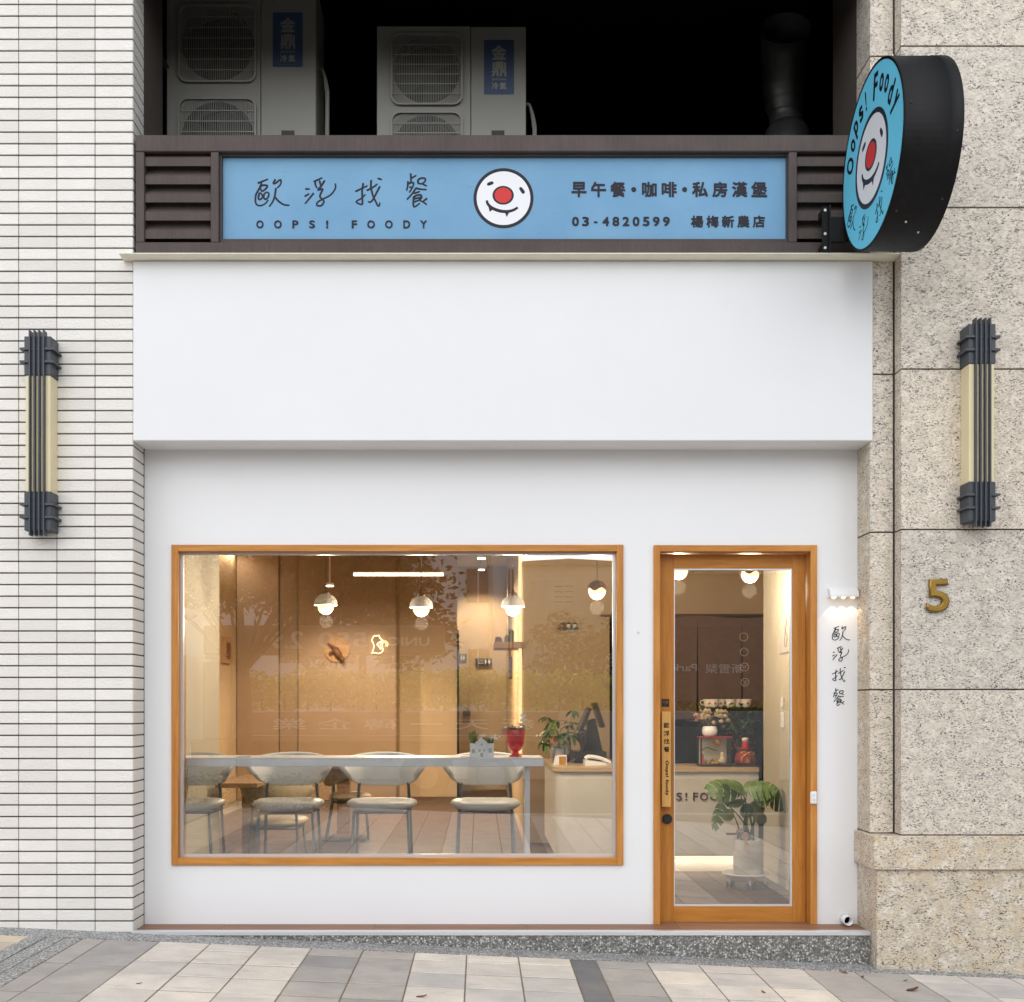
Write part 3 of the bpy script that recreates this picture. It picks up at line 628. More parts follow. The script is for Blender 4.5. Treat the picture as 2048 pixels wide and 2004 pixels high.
mb.text('5', (X(1853, NY), X(1899, NY), Z(1224.6, NY), Z(1158, NY)), front(NY + .016), .024, -.006, bevel=.03); tag(mb.build('house_number', 'brass'), 'brass house number five on the granite pier', 'number')
# three-beam downlight
dl = thing('wall_downlight', 'small white wall light with three warm beams above the black handwriting', 'wall light', (X(1683, YW), YW, Z(1196, YW)))
x0, x1, z0, z1 = X(1655, YW), X(1712, YW), Z(1195, YW), Z(1177, YW)
mb = MB(); prof = [(YW, z0), (YW - .055, z0), (YW - .055, z0 + .012), (YW - .047, z0 + .035), (YW - .028, z1 - .004), (YW, z1)]
mb.prism(prof, lambda y, z: (x0, y, z), lambda y, z: (x1, y, z)); mb.build('body', 'white_plastic', dl)
emit('lens_glow', (1.0, .72, .42), 1.6)
for i in range(3):
    xc = x0 + (x1 - x0) * (.17 + .33 * i)
    mb = MB(); mb.lathe([(.0135, 0), (.012, -.006), (.006, -.010), (1e-6, -.011)], (xc, YW - .030, z0 - .0005), 16); mb.build('lens', 'lens_glow', dl)
    lamp('SPOT', 'beam', (xc, YW - .030, z0 - .013), .38, (1, .76, .50), dl, .0015, rot=(R(-4), 0, 0), spot_size=R(80), spot_blend=.06)
mb = MB(); mb.lathe([(.030, 0), (.030, -.08), (.024, -.08), (.024, -.02), (1e-6, -.02)], (0, 0, 0), 24, xf=lambda x, y, z: (X(1695, YW - .06) + x, YW + z, Z(1842, YW - .06) + .004 + y))
dp = mb.build('drain_pipe', 'white_plastic'); tag(dp, 'white drain pipe stub at the foot of the white wall', 'pipe')
mb = MB(); mb.lathe([(.0238, -.004), (1e-6, -.004)], (0, 0, 0), 24, xf=lambda x, y, z: (X(1695, YW - .06) + x, YW - .02 + z, Z(1842, YW - .06) + .004 + y)); mb.build('pipe_mouth', 'recess_dark', dp)
BY = 6.86
db = MB(); db.box(X(1620, BY), X(1633, BY), BY - .016, BY, Z(1607.8, BY), Z(1582.6, BY), .006); db = tag(db.build('doorbell', 'white_plastic'), 'small white doorbell on the right door jamb', 'doorbell')
mb = MB(); mb.disc((X(1626.5, BY), Z(1590.5, BY)), .004, .002, 0, .0007, front(BY - .0161), 10); mb.build('indicator', 'galvanised', db); mb = MB(); mb.disc((X(1626.5, BY), Z(1600, BY)), .006, .006, 0, .0007, front(BY - .0161), 16, .8); mb.build('button', 'galvanised', db)
mb = MB(); hx, hz = X(1276, YW), Z(1262, YW); mb.box(hx - .006, hx + .006, YW - .003, YW, hz - .012, hz + .016, .001); mb.tube([(hx, YW - .003, hz - .004), (hx, YW - .018, hz - .012), (hx + .002, YW - .022, hz - .004)], .0025, 6); tag(mb.build('wall_hook', 'white_plastic'), 'tiny white hook on the wall between window and door', 'hook')
wlt = thing('wall_lettering', 'black handwritten characters running down the white wall beside the door', 'lettering', (X(1680, YW), YW, Z(1420, YW)))
for ch, (px, py) in zip('歐浮找餐', ((1682, 1266.7), (1681, 1307.3), (1677.6, 1349), (1677.6, 1394))):
    mb = MB(); handwrite(mb, ch, X(px, YW), Z(py, YW), .0535 * YW / F, front(YW - .002), 17, .35); mb.build('character', 'black_ink', wlt)
# ---------------------------------------------------------------- air conditioners
def grille(mb, cx, cz, r, Y):
    n = 40; h = r * .97
    for i in range(n + 1):
        x = -h + 2 * h * i / n; zz = h - max(0, abs(x) - (h - .05)) * 1.1; mb.box(cx + x - .0020, cx + x + .0020, Y - .012, Y - .006, cz - zz, cz + zz)
    for i in range(1, 7): z = -h + 2 * h * i / 7; mb.box(cx - h, cx + h, Y - .015, Y - .012, cz + z - .003, cz + z + .003)
def rrect(cx, cz, hw, hh, r, n=5):
    out = []
    for (sx, sz, a0) in ((1, 1, 0), (-1, 1, 90), (-1, -1, 180), (1, -1, 270)):
        for i in range(n + 1): a = R(a0 + 90 * i / n); out.append((cx + sx * (hw - r) + r * math.cos(a), cz + sz * (hh - r) + r * math.sin(a)))
    return out
def ac(label, x0, x1, z0, z1, Y, fans, fx, st):
    t = thing('air_conditioner', label, 'air conditioner', ((x0 + x1) / 2, Y + .2, z0 - .12), 'outdoor units above the sign')
    bdy = MB(); xs = x0 + (x1 - x0) * .63
    def hole_front(xa, xb, za, zb, cx, cz, r, n=40):
        ring = [(cx + r * math.cos(2 * math.pi * k / n), Y, cz + r * math.sin(2 * math.pi * k / n)) for k in range(n)]
        outer = []
        for k in range(n):
            dx, dz = math.cos(2 * math.pi * k / n), math.sin(2 * math.pi * k / n)
            q = min(((xb - cx) if dx > 0 else (xa - cx)) / dx if abs(dx) > 1e-6 else 9, ((zb - cz) if dz > 0 else (za - cz)) / dz if abs(dz) > 1e-6 else 9); outer.append((cx + dx * q, Y, cz + dz * q))
        back = [(p[0], Y + .12, p[2]) for p in ring]
        fs = [(k, (k + 1) % n, n + (k + 1) % n, n + k) for k in range(n)] + [(k, 2 * n + k, 2 * n + (k + 1) % n, (k + 1) % n) for k in range(n)]
        bdy.add(ring + outer + back, fs)
        for (a, b) in ((xa, za), (xb, za), (xa, zb), (xb, zb)):          # fill the corners left between the rays
            near = sorted(outer, key=lambda p: (p[0] - a) ** 2 + (p[2] - b) ** 2)[:2]; bdy.add([(a, Y, b), near[0], near[1]], [(0, 1, 2)])
    cuts = [z1]
    for i in range(len(fans) - 1): cuts.append((fans[i][0] + fans[i + 1][0]) / 2)
    cuts.append(z0)
    for (cz, r), zb, za in zip(fans, cuts, cuts[1:]): hole_front(x0, xs - .002, za, zb, fx, cz, r * .93)
    bdy.box(xs + .002, x1, Y + .0005, Y + .40, z0, z1, .004); bdy.box(x0, xs - .002, Y + .13, Y + .40, z0, z1); bdy.box(x0, x0 + .004, Y, Y + .13, z0, z1); bdy.box(x0 + .004, xs - .002, Y + .001, Y + .13, z1 - .003, z1); bdy.box(xs - .003, xs - .002, Y + .002, Y + .13, z0, z1)
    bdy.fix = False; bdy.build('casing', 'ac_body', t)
    for (cz, r) in fans:
        fr = MB(); P = rrect(fx, cz, r, r, .06); Q = rrect(fx, cz, r - .012, r - .012, .05); n = len(P)
        vs = [(p[0], Y - .022, p[1]) for p in P] + [(p[0], Y - .022, p[1]) for p in Q] + [(p[0] , Y, p[1]) for p in P] + [(p[0], Y, p[1]) for p in Q]
        fr.add(vs, [(k, (k + 1) % n, n + (k + 1) % n, n + k) for k in range(n)] + [(k, 2 * n + k, 2 * n + (k + 1) % n, (k + 1) % n) for k in range(n)] + [(n + k, n + (k + 1) % n, 3 * n + (k + 1) % n, 3 * n + k) for k in range(n)])
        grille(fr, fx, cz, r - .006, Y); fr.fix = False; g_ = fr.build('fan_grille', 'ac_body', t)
        bk = MB(); bk.disc((fx, cz), r * .945, r * .945, 0, .004, front(Y + .124), 40); bk.build('fan_well', 'recess_dark', t)
        fan = MB(); fan.disc((fx, cz), .055, .055, 0, .05, front(Y + .09), 24)
        for b in range(3):
            a0 = R(120 * b + 20); pts = []
            for j in range(7):
                a = a0 + R(80) * j / 6; pts.append((math.cos(a), math.sin(a), -.03 + .06 * j / 6))
            vs = [(fx + p[0] * q, Y + .075 + p[2], cz + p[1] * q) for p in pts for q in (.05, r * .86)]
            fan.add(vs, [(2 * j, 2 * j + 1, 2 * j + 3, 2 * j + 2) for j in range(6)], True)
        fan.build('fan', 'ac_dark', t)
    bx0, bx1, bz0, bz1 = st
    mb = MB(); mb.prism(rrect((bx0 + bx1) / 2, (bz0 + bz1) / 2, (bx1 - bx0) / 2, (bz1 - bz0) / 2, .008), lambda x, z: (x, Y - .0015, z), lambda x, z: (x, Y - .0002, z)); lb = mb.build('label', 'ac_blue', t)
    w, h = bx1 - bx0, bz1 - bz0; xm = (bx0 + bx1) / 2; mp = front(Y - .0016); mb = MB()
    fz = lambda a: bz1 - h * a
    mb.text('金', (xm - w * .25, xm + w * .25, fz(.365), fz(.095)), mp, .0008, .035); mb.text('鼎', (xm - w * .25, xm + w * .25, fz(.675), fz(.395)), mp, .0008, .03)
    mb.text('JINTING', (xm - w * .245, xm + w * .245, fz(.755), fz(.705)), mp, .0008, .02); mb.text('冷', (xm - w * .25, xm - w * .02, fz(.91), fz(.775)), mp, .0008, .03); mb.text('氣', (xm + w * .02, xm + w * .25, fz(.91), fz(.775)), mp, .0008, .03)
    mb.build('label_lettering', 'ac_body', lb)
    mb = MB(); hx = xs + (x1 - xs) * .5; zz = Z(265, Y); mb.box(hx - .045, hx + .04, Y - .003, Y + .001, zz - .03, zz + .012); mb.build('grip_recess', 'ac_dark', t)
    for xx in (x0 + .1, x1 - .14): mb = MB(); mb.box(xx, xx + .06, Y + .02, Y + .38, z0 - .12, z0); mb.build('foot', 'galvanised', t)
    for s_, zz in ((0, 0), (1, -.02)):
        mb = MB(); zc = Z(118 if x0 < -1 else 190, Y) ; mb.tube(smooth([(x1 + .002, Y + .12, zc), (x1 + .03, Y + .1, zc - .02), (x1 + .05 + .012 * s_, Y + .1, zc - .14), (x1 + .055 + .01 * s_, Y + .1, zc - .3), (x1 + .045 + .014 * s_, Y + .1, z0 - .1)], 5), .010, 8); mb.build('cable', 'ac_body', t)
AY = 7.5
ac('tall grey two-fan air conditioner nearest the tiled wall, cut by the top edge', X(333, AY), X(632, AY), 4.3, 6.14, AY, [(Z(89, AY), .256), (Z(276, AY), .256)], X(435.5, AY), (X(545.5, AY), X(605.5, AY), Z(134, AY), Z(25, AY)))
ac('shorter grey two-fan air conditioner in the middle above the sign, its top in view', X(753, AY), X(1052, AY), 4.3, Z(53, AY), AY, [(Z(140.5, AY), .235), (Z(297, AY), .235)], X(853.5, AY), (X(968, AY), X(1028, AY), Z(189, AY), Z(80, AY)))
# exhaust duct
ed = thing('exhaust_duct', 'dark sheet metal exhaust elbow standing in the recess by the round sign', 'duct', (X(1572, 8.0), 8.0, 4.05))
EYc = 8.0
mb = MB(); P = smooth([(X(1573, EYc), EYc, Z(262, EYc)), (X(1571, EYc), EYc, Z(215, EYc)), (X(1566, EYc), EYc - .03, Z(170, EYc)), (X(1556, EYc), EYc - .16, Z(118, EYc)), (X(1551, EYc), EYc - .26, Z(100, EYc))], 4)
mb.tube(P, [.115] * 4 + [.135 + .03 * i / (len(P) - 5) for i in range(len(P) - 4)], 28, cap=False); mb.build('elbow', 'galvanised', ed)
for i in (3, 5, 8, 11, 14):
    d = (P[min(i + 1, len(P) - 1)] - P[i - 1]).normalized(); mb = MB(); rr = .118 if i < 4 else .137 + .03 * (i - 4) / (len(P) - 5); mb.tube([P[i] - d * .006, P[i] + d * .006], rr + .004, 28, cap=False); mb.build('seam', 'galvanised', ed)
mb = MB(); mb.lathe([(.17, 4.05), (.17, 5.30), (.15, 5.42), (.115, 5.47)], (X(1574, EYc), EYc, 0), 24); mb.build('housing', 'galvanised', ed)
# slotted angle strut
q0, q1 = Vector((X(280, 7.3), 7.3, Z(45, 7.3))), Vector((X(345, 7.5), 7.62, Z(165, 7.5))); dd = (q1 - q0).normalized()
q0 = q0 - dd * .5; q1 = q1 + dd * .3
up = Vector((0, 0, 1)); a_ = dd.cross(up).normalized(); b_ = a_.cross(dd)
sa = MB()
for (e1, e2) in ((a_, b_), (b_, a_)):
    vs = [p + e1 * u + e2 * v for p in (q0, q1) for u in (0, .038) for v in (0, .003)]
    sa.add(vs, [(0, 1, 3, 2), (4, 6, 7, 5), (0, 4, 5, 1), (2, 3, 7, 6), (0, 2, 6, 4), (1, 5, 7, 3)])
sa = sa.build('slotted_strut', 'galvanised'); tag(sa, 'slotted steel angle strut slanting behind the tiled wall corner', 'strut')
for i in range(9):
    c = q0 + (q1 - q0) * ((i + .5) / 9)
    vs = [c + dd * x + b_ * y + a_ * z for x in (-.014, .014) for y in (.014, .026) for z in (-.0006, .0038)]
    mb = MB(); mb.add(vs, [(0, 1, 3, 2), (4, 6, 7, 5), (0, 4, 5, 1), (2, 3, 7, 6), (0, 2, 6, 4), (1, 5, 7, 3)]); mb.build('slot', 'recess_dark', sa)
# fallen leaves
mat('dry_leaf', (.24, .085, .03), .7, ov=.5); mat('dark_leaf_litter', (.06, .035, .02), .8)
for (px, py, s_, rz, lab, mt) in ((1825, 1981.5, .040, .4, 'curled orange leaf lying on the grey paving near the granite pier', 'dry_leaf'), (1687, 1945.5, .026, 2.2, 'small brown leaf on the grey paving just below the step end', 'dry_leaf'), (1725, 1955, .016, 1.1, 'tiny tan leaf between two larger leaves on grey paving', 'dry_leaf'), (1811, 1962, .013, .3, 'tiny dark scrap on grey paving above the orange leaf', 'dark_leaf_litter'), (1527, 1985.5, .018, 1.9, 'small brown leaf on pale paving below the door', 'dry_leaf'), (843, 1994.5, .026, .1, 'brown leaf on pale paving left of the middle', 'dry_leaf'), (278, 1968, .014, .2, 'tiny dark leaf scrap on pale paving beside the dark band', 'dark_leaf_litter'), (585, 1929.5, .007, 0, 'tiny dark speck on pale paving under the window', 'dark_leaf_litter')):
    Y = H * F / (py - CY)
    for _ in range(4): Y = (H - gz(X(px, Y))) * F / (py - CY)
    c = Vector((X(px, Y), Y, gz(X(px, Y)) + .002)); mb = MB(); vs = []; n = 7
    for i in range(n):
        t_ = i / (n - 1) * 2 - 1; w = s_ * .42 * (1 - t_ * t_) ** .7 + .0004
        for j in (-1, 0, 1):
            x, y = t_ * s_, j * w; z = s_ * (.16 * j * j + .30 * max(0, t_) ** 2)
            vs.append(c + Vector((x * math.cos(rz) - y * math.sin(rz), x * math.sin(rz) + y * math.cos(rz), z)))
    mb.add(vs, [(3 * i + j, 3 * i + j + 1, 3 * i + j + 4, 3 * i + j + 3) for i in range(n - 1) for j in (0, 1)], True); tag(mb.build('fallen_leaf', mt), lab, 'leaf', 'leaves fallen on the paving')
# ================================================================ inside the shop
mat('tan_wall', (.48, .345, .20), .6, var=.05, vs=2); mat('brown_panel', (.28, .185, .11), .55, var=.06, vs=2); mat('brown_panel_dark', (.25, .165, .098), .55)
mat('cream_wall', (.50, .46, .37), .55, var=.03, vs=2); mat('ceiling_paint', (.60, .50, .36), .8)
mat('marble', (.93, .935, .94), .3, var=.05, vs=9); mat('counter_stone', (.66, .64, .59), .4, var=.07, vs=5)
mat('seat_leather', (.60, .62, .62), .42, var=.03, vs=6); mat('chair_metal', (.10, .12, .14), .35, metal=.5); mat('beige_leather', (.52, .43, .28), .5)
mat('concrete_pot', (.50, .49, .465), .5, var=.1, vs=9); mat('noren_cloth', (.17, .105, .08), .85, var=.12, vs=20, bmp=.2, bs=300); mat('noren_print', (.85, .72, .58), .8)
mat('concrete', (.60, .585, .56), .7, var=.10, vs=40, bmp=.2, bs=90); mat('copper_brown', (.16, .085, .055), .4, metal=.4)
mat('green_leaf', (.11, .20, .065), .42, ov=.3, var=.25, vs=14); mat('young_leaf', (.16, .21, .04), .45, var=.2, vs=14); mat('dark_leaf', (.035, .085, .028), .45, var=.3, vs=20)
mat('stem_green', (.07, .14, .03), .5); mat('soil', (.03, .02, .014), .9); mat('red_glaze', (.55, .04, .045), .16); mat('white_glaze', (.86, .86, .85), .25); mat('grey_pot', (.20, .23, .235), .5); mat('pale_pot', (.46, .47, .46), .5)
mat('petal_peach', (.80, .64, .46), .7, var=.15, vs=60); mat('petal_cream', (.74, .66, .46), .7); mat('petal_pink', (.55, .25, .22), .7); mat('gold', (.85, .50, .09), .25, metal=.9); mat('lacquer_red', (.36, .022, .022), .35); mat('bag_red', (.30, .04, .045), .6)
mat('steel_dark', (.06, .062, .065), .3, metal=.6); mat('bow_brown', (.09, .045, .035), .4); mat('bow_gold', (.62, .44, .28), .3); mat('poster_paper', (.42, .40, .37), .7); mat('berry', (.45, .02, .03), .3); mat('gourd_cream', (.72, .70, .62), .4)
emit('globe_glow', (1.0, .74, .42), 1.6); emit('tube_glow', (1.0, .80, .55), 4.0); emit('led_glow', (1.0, .72, .40), 2.6); emit('halo_glow', (1.0, .84, .45), 3.2); emit('strip_glow', (1.0, .70, .36), .9); emit('spot_glow', (1.0, .88, .70), 8.0)
WARM = (1.0, .82, .60)
FZ = .092
LK = .95
def st(name, mt, label, *boxes):
    mb = MB()
    for b in boxes: mb.box(*b)
    return tag(mb.build(name, mt), label, kind='structure')
fl = st('shop_floor', 'joint_sand', 'brown wood-look tiled floor inside the shop', (-3.5, 3.4, YW + .16, 18.2, -.02, FZ - .004))
cache = None
for i in range(8):
    for j in range(19):
        x0, y0 = -3.08 + .81 * i, YW + .18 + .572 * j - (.2 if i % 2 else 0)
        y0c = max(y0, YW + .162); d = y0 + .568 - y0c
        mb = MB(); mb.box(x0, x0 + .806, y0c, y0c + d, FZ - .006, FZ, .001); mb.build('floor_tile', 'floor_wood', fl)
st('shop_ceiling', 'ceiling_paint', 'warm ceiling inside the shop', (-3.6, 3.5, YW + .17, 18.3, 3.6, 3.7))
st('wall_left', 'cream_wall', 'cream side wall inside the window at the left', (-3.5, -2.0, YW + .16, 8.8, FZ, 3.6))
st('wall_left', 'tan_wall', 'warm lit side wall behind the cream pillar', (-3.5, -3.4, 8.8, 16.04, FZ, 3.6))
wb = st('wall_back', 'brown_panel_dark', 'brown panelled back wall of the shop', (-3.5, X(793, 16.0), 16.04, 16.14, FZ, 3.6))
st('wall_back', 'tan_wall', 'short tan side wall joining the brown panels to the plain tan wall', (X(793, 16.0) - .08, X(793, 16.0), 16.14, 16.6, FZ, 3.6))
for (a, b, dy, mt) in ((474, 557, 0, 'brown_panel'), (558.5, 595, .025, 'brown_panel_dark'), (596.5, 791.5, 0, 'brown_panel')):
    mb = MB(); mb.box(X(a, 16.0), X(b, 16.0), 16.0 + dy, 16.038, FZ, 3.59, .002); mb.build('wall_panel', mt, wb)
st('wall_back', 'tan_wall', 'plain tan wall section beside the toilet passage', (X(793, 16.0) - .08, X(914, 16.6), 16.6, 16.7, FZ, 3.6))
st('wall_back', 'tan_wall', 'glowing end wall of the toilet passage', (-.9, .6, 18.0, 18.1, FZ, 3.6))
st('wall_back', 'tan_wall', 'tan partition behind the cash counter', (.42, 1.25, 11.0, 11.1, FZ, 3.6), (1.25, 3.3, 11.0, 11.1, 2.29, 3.6), (2.85, 3.3, 11.0, 11.1, FZ, 2.29), (.42, .5, 11.1, 18.0, FZ, 3.6))
st('wall_right', 'cream_wall', 'cream side wall inside the door', (2.2, 3.4, YW + .16, 8.87, FZ, 3.6)); st('wall_right', 'tan_wall', 'far side wall behind the counter', (3.3, 3.4, 8.87, 13.4, FZ, 3.6))
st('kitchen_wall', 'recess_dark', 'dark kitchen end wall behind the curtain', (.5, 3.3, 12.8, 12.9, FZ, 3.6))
mb = MB(); mb.box(X(914, 16.55), X(918, 16.55), 16.54, 16.598, FZ, 2.5); tag(mb.build('door_edge', 'black_metal'), 'thin black vertical door edge beside the toilet sign', 'door edge')
# light fittings of the room
pd = local('pendant_lamp', 'white dome pendant', 'pendant lamp', 'dome pendants over the window bar')
mb = MB(); pr = [(.030, .080)] + [(.086 * math.sin(a), .004 + .078 * math.cos(a)) for a in [R(q) for q in (24, 36, 48, 60, 72, 82, 90)]] + [(.088, -.004), (.082, -.006), (.078, .004)] + [(.078 * math.sin(a), .002 + .070 * math.cos(a)) for a in [R(q) for q in (80, 60, 40, 20)]] + [(1e-6, .072)]
mb.lathe(pr, n=32); mb.build('dome_shade', 'concrete', pd)
mb = MB(); mb.lathe([(.034, .078), (.032, .092), (.018, .104), (.010, .108), (.009, .125), (1e-6, .126)], n=20); mb.build('cap', 'copper_brown', pd)
mb = MB(); mb.tube([(0, 0, .12), (0, 0, 1.38)], .0025, 6); mb.build('cord', 'black_plastic', pd)
mb = MB(); mb.ball((0, 0, -.012), (.060, .060, .058), 24, 14); mb.build('globe', 'globe_glow', pd)
PLY = 8.4
def spot(px, py): return Vector((X(px, PLY), PLY, Z(py, PLY)))
for i, (px, py, lab) in enumerate(((651.5, 1209.5, 'leftmost white dome pendant lamp with a glowing globe, in the big window'), (842.5, 1214, 'white dome pendant with brown cap hanging just below the bright light bar'), (1026, 1212.5, 'rightmost white dome pendant, in front of the narrow glowing wall strip'))):
    o = pd if i == 0 else copy_tree(pd)
    o.location = spot(px, py); o['label'] = lab
    l = lamp('POINT', 'bulb', (0, 0, -.10), 21.0 * LK, WARM, None, .05); l.parent = o; l.location = (0, 0, -.12)
fp = local('flower_pendant', 'x', 'pendant lamp', 'petal pendants over the counter')
mb = MB(); mb.lathe([(.062 * math.sin(R(q)) * (1 if q < 120 else .96), -.065 * math.cos(R(q))) for q in (1, 25, 45, 60, 75, 90, 105, 120, 140, 160, 179)], n=24); mb.build('globe', 'globe_glow', fp)
mb = MB(); vs = []; n = 30
for k2 in range(n):
    a = 2 * math.pi * k2 / n; dip = .012 * math.cos(5 * a)
    for (r, z) in ((.012, .072), (.045, .058), (.070, .028), (.078, .004 + dip)): vs.append((r * math.cos(a), r * math.sin(a), z))
mb.add(vs, [(4 * k2 + j, 4 * k2 + j + 1, 4 * ((k2 + 1) % n) + j + 1, 4 * ((k2 + 1) % n) + j) for k2 in range(n) for j in range(3)], True); mb.build('petal_cap', 'copper_brown', fp)
mb = MB(); mb.tube([(0, 0, .07), (0, 0, 1.3)], .0025, 6); mb.build('cord', 'black_plastic', fp)
for i, (px, py, lab) in enumerate(((1194, 1181, 'small petal-capped pendant lamp at the right end of the big window'), (1358, 1141, 'petal pendant just showing at the top left corner of the door glass'), (1500, 1148, 'glowing petal pendant at the top of the door glass, right of the middle'))):
    o = fp if i == 0 else copy_tree(fp)
    o.location = (X(px, 8.1), 8.1, Z(py, 8.1)); o['label'] = lab
    l = lamp('POINT', 'bulb', (0, 0, 0), 12.0 * LK, WARM, None, .05); l.parent = o; l.location = (0, 0, -.12)
LBY = 13.2
lb = thing('light_bar', 'bright linear light bar hanging across the room', 'light bar', (X(797, LBY), LBY, Z(1149, LBY)))
mb = MB(); x0, x1, zc = X(707, LBY), X(887, LBY), Z(1149, LBY); mb.box(x0, x1, LBY - .02, LBY + .02, zc - .016, zc + .016, .003); mb.build('tube', 'tube_glow', lb)
mb = MB(); mb.box(x0, x1, LBY - .022, LBY + .022, zc + .0165, zc + .03); mb.build('housing', 'white_plastic', lb)
for xx in (x0 + .02, x1 - .02): mb = MB(); mb.tube([(xx, LBY, zc + .03), (xx, LBY, 3.6)], .0015, 5); mb.build('wire', 'black_plastic', lb)
lamp('AREA', 'bar_light', ((x0 + x1) / 2, LBY, zc - .025), 270 * LK, (1, .80, .55), lb, (.75, .04))
for i, (px, py, Y, lab) in enumerate(((963, 1116, 13.6, 'upper of the two ceiling spots in the toilet passage'), (963, 1139, 17.1, 'lower ceiling spot in the toilet passage'), (659.5, 1171, 14.6, 'small bright ceiling spot just above the leftmost pendant'))):
    t = thing('ceiling_spot', lab, 'spot lamp', (X(px, Y), Y, Z(py, Y)), 'small ceiling spots')
    c = (X(px, Y), Y, Z(py, Y)); mb = MB(); mb.lathe([(.055, 0), (.055, .03), (.012, .034), (.010, 3.6 - c[2])], c, 20); mb.build('body', 'white_plastic', t)
    mb = MB(); mb.lathe([(.048, -.012), (.050, -.001), (1e-6, -.0005)][::-1] + [(1e-6, -.012)], c, 20); mb.build('lens', 'spot_glow', t)
    lamp('SPOT', 'spot_beam', (c[0], c[1], c[2] - .03), LK * ((160 if Y > 15 else 60) if px > 900 else 200), WARM, t, .03, rot=(R(20), 0, 0), spot_size=R(115), spot_blend=.6)
ls = MB(); ls.box(X(1037, 10.98), X(1044, 10.98), 10.975, 10.998, .95, 3.08); ls = tag(ls.build('light_strip', 'strip_glow'), 'narrow vertical glowing strip on the wall behind the right pendant', 'light strip')
t = thing('wall_washer', 'concealed warm strip lighting the wall behind the cream pillar', 'light strip', (-3.38, 15.2, 3.55)); mb = MB(); mb.box(-3.395, -3.37, 14.5, 15.9, 3.55, 3.59); mb.build('strip', 'led_glow', t)
lamp('AREA', 'washer_beam', (-3.36, 15.2, 3.52), 15, WARM, t, (.05, 1.3), rot=(0, R(12), 0))
# window bar
wbz = Z(1515.5, 7.05)
bar = thing('window_bar', 'white marble bar table along the inside of the window', 'table', (-.8, 7.23, FZ))
mb = MB(); mb.box(-1.998, X(1087, 7.05), 7.05, 7.41, wbz - .054, wbz, .002); mb.build('table_top', 'marble', bar)
mb = MB(); mb.box(X(1050, 7.15), X(1059, 7.15), 7.10, 7.36, FZ, wbz - .054); mb.build('leg', 'white_plastic', bar)
mb = MB(); mb.box(-1.96, -1.93, 7.10, 7.36, FZ, wbz - .054); mb.build('leg', 'white_plastic', bar)
for px in (483, 716, 932):
    mb = MB(); mb.box(X(px, 7.1) - .038, X(px, 7.1) + .038, 7.12, 7.19, wbz, wbz + .0015); mb.build('socket_plate', 'steel_dark', bar)
# bar chairs
def chair(label, seat_z, leather, s=1.0):
    t = local('bar_chair' if seat_z > .6 else 'dining_chair', label, 'chair', 'padded shell chairs')
    mb = MB(); n, m = 32, 9; vs = []
    for j in range(m):
        a = math.pi * j / (m - 1) - math.pi / 2; rr = math.cos(a) ** .45 if j not in (0, m - 1) else .02; zz = seat_z - .038 + .040 * math.sin(a)
        for k2 in range(n):
            b = 2 * math.pi * k2 / n; cx, sy = math.cos(b), math.sin(b); e = 2 / 2.7
            vs.append((.235 * rr * math.copysign(abs(cx) ** e, cx), .215 * rr * math.copysign(abs(sy) ** e, sy), zz + .012 * math.cos(a) * (cx * cx)))
    mb.add(vs, [(j * n + k2, j * n + (k2 + 1) % n, (j + 1) * n + (k2 + 1) % n, (j + 1) * n + k2) for j in range(m - 1) for k2 in range(n)] + [tuple(range(n))[::-1], tuple(range((m - 1) * n, m * n))], True); mb.build('seat', leather, t)
    mb = MB(); vs = []; n = 29; prof = [(0, .0), (.03, .018), (.45, .026), (.85, .022), (.97, .010), (1.0, -.002), (.95, -.014), (.5, -.018), (.05, -.014)]
    for k2 in range(n):
        a = R(-14 + 208 * k2 / (n - 1)); sn = max(0, math.sin(a)); zl = seat_z + .072 + .085 * (1 - sn) ** 1.6; zh = seat_z + .225 + .078 * sn ** .6
        for (q, o) in prof:
            rr = .215 + .055 * q ** .55 + o; vs.append((rr * math.cos(a) * 1.0, .03 + rr * .92 * math.sin(a), zl + (zh - zl) * q))
    p_ = len(prof)
    mb.add(vs, [(k2 * p_ + j, k2 * p_ + (j + 1) % p_, (k2 + 1) * p_ + (j + 1) % p_, (k2 + 1) * p_ + j) for k2 in range(n - 1) for j in range(p_)] + [tuple(range(p_))[::-1], tuple(range((n - 1) * p_, n * p_))], True); mb.build('backrest', leather, t)
    for sx in (-1, 1):
        mb = MB(); mb.tube([(sx * .175, -.15, seat_z - .07), (sx * .205, -.185, FZ)], [.0115, .009], 10); mb.build('leg', 'chair_metal', t)
        mb = MB(); mb.tube(smooth([(sx * .165, .165, seat_z + .10), (sx * .175, .17, seat_z - .06), (sx * .20, .235, FZ)], 4), .0105, 10); mb.build('leg', 'chair_metal', t)
    mb = MB(); z = seat_z - .078
    for (a, b) in (((-.175, -.15), (.175, -.15)), ((-.175, .17), (.175, .17)), ((-.175, -.15), (-.175, .17)), ((.175, -.15), (.175, .17))): mb.tube([(*a, z), (*b, z)], .009, 8)
    mb.build('seat_frame', 'chair_metal', t)
    if seat_z > .6:
        mb = MB(); z = FZ + .24; mb.tube([(-.198, -.177, z), (.198, -.177, z)], .008, 8); mb.build('footrest', 'chair_metal', t)
    return t
CHY = 7.62; SZc = Z(1600, 7.52)
ch0 = chair('x', SZc, 'seat_leather')
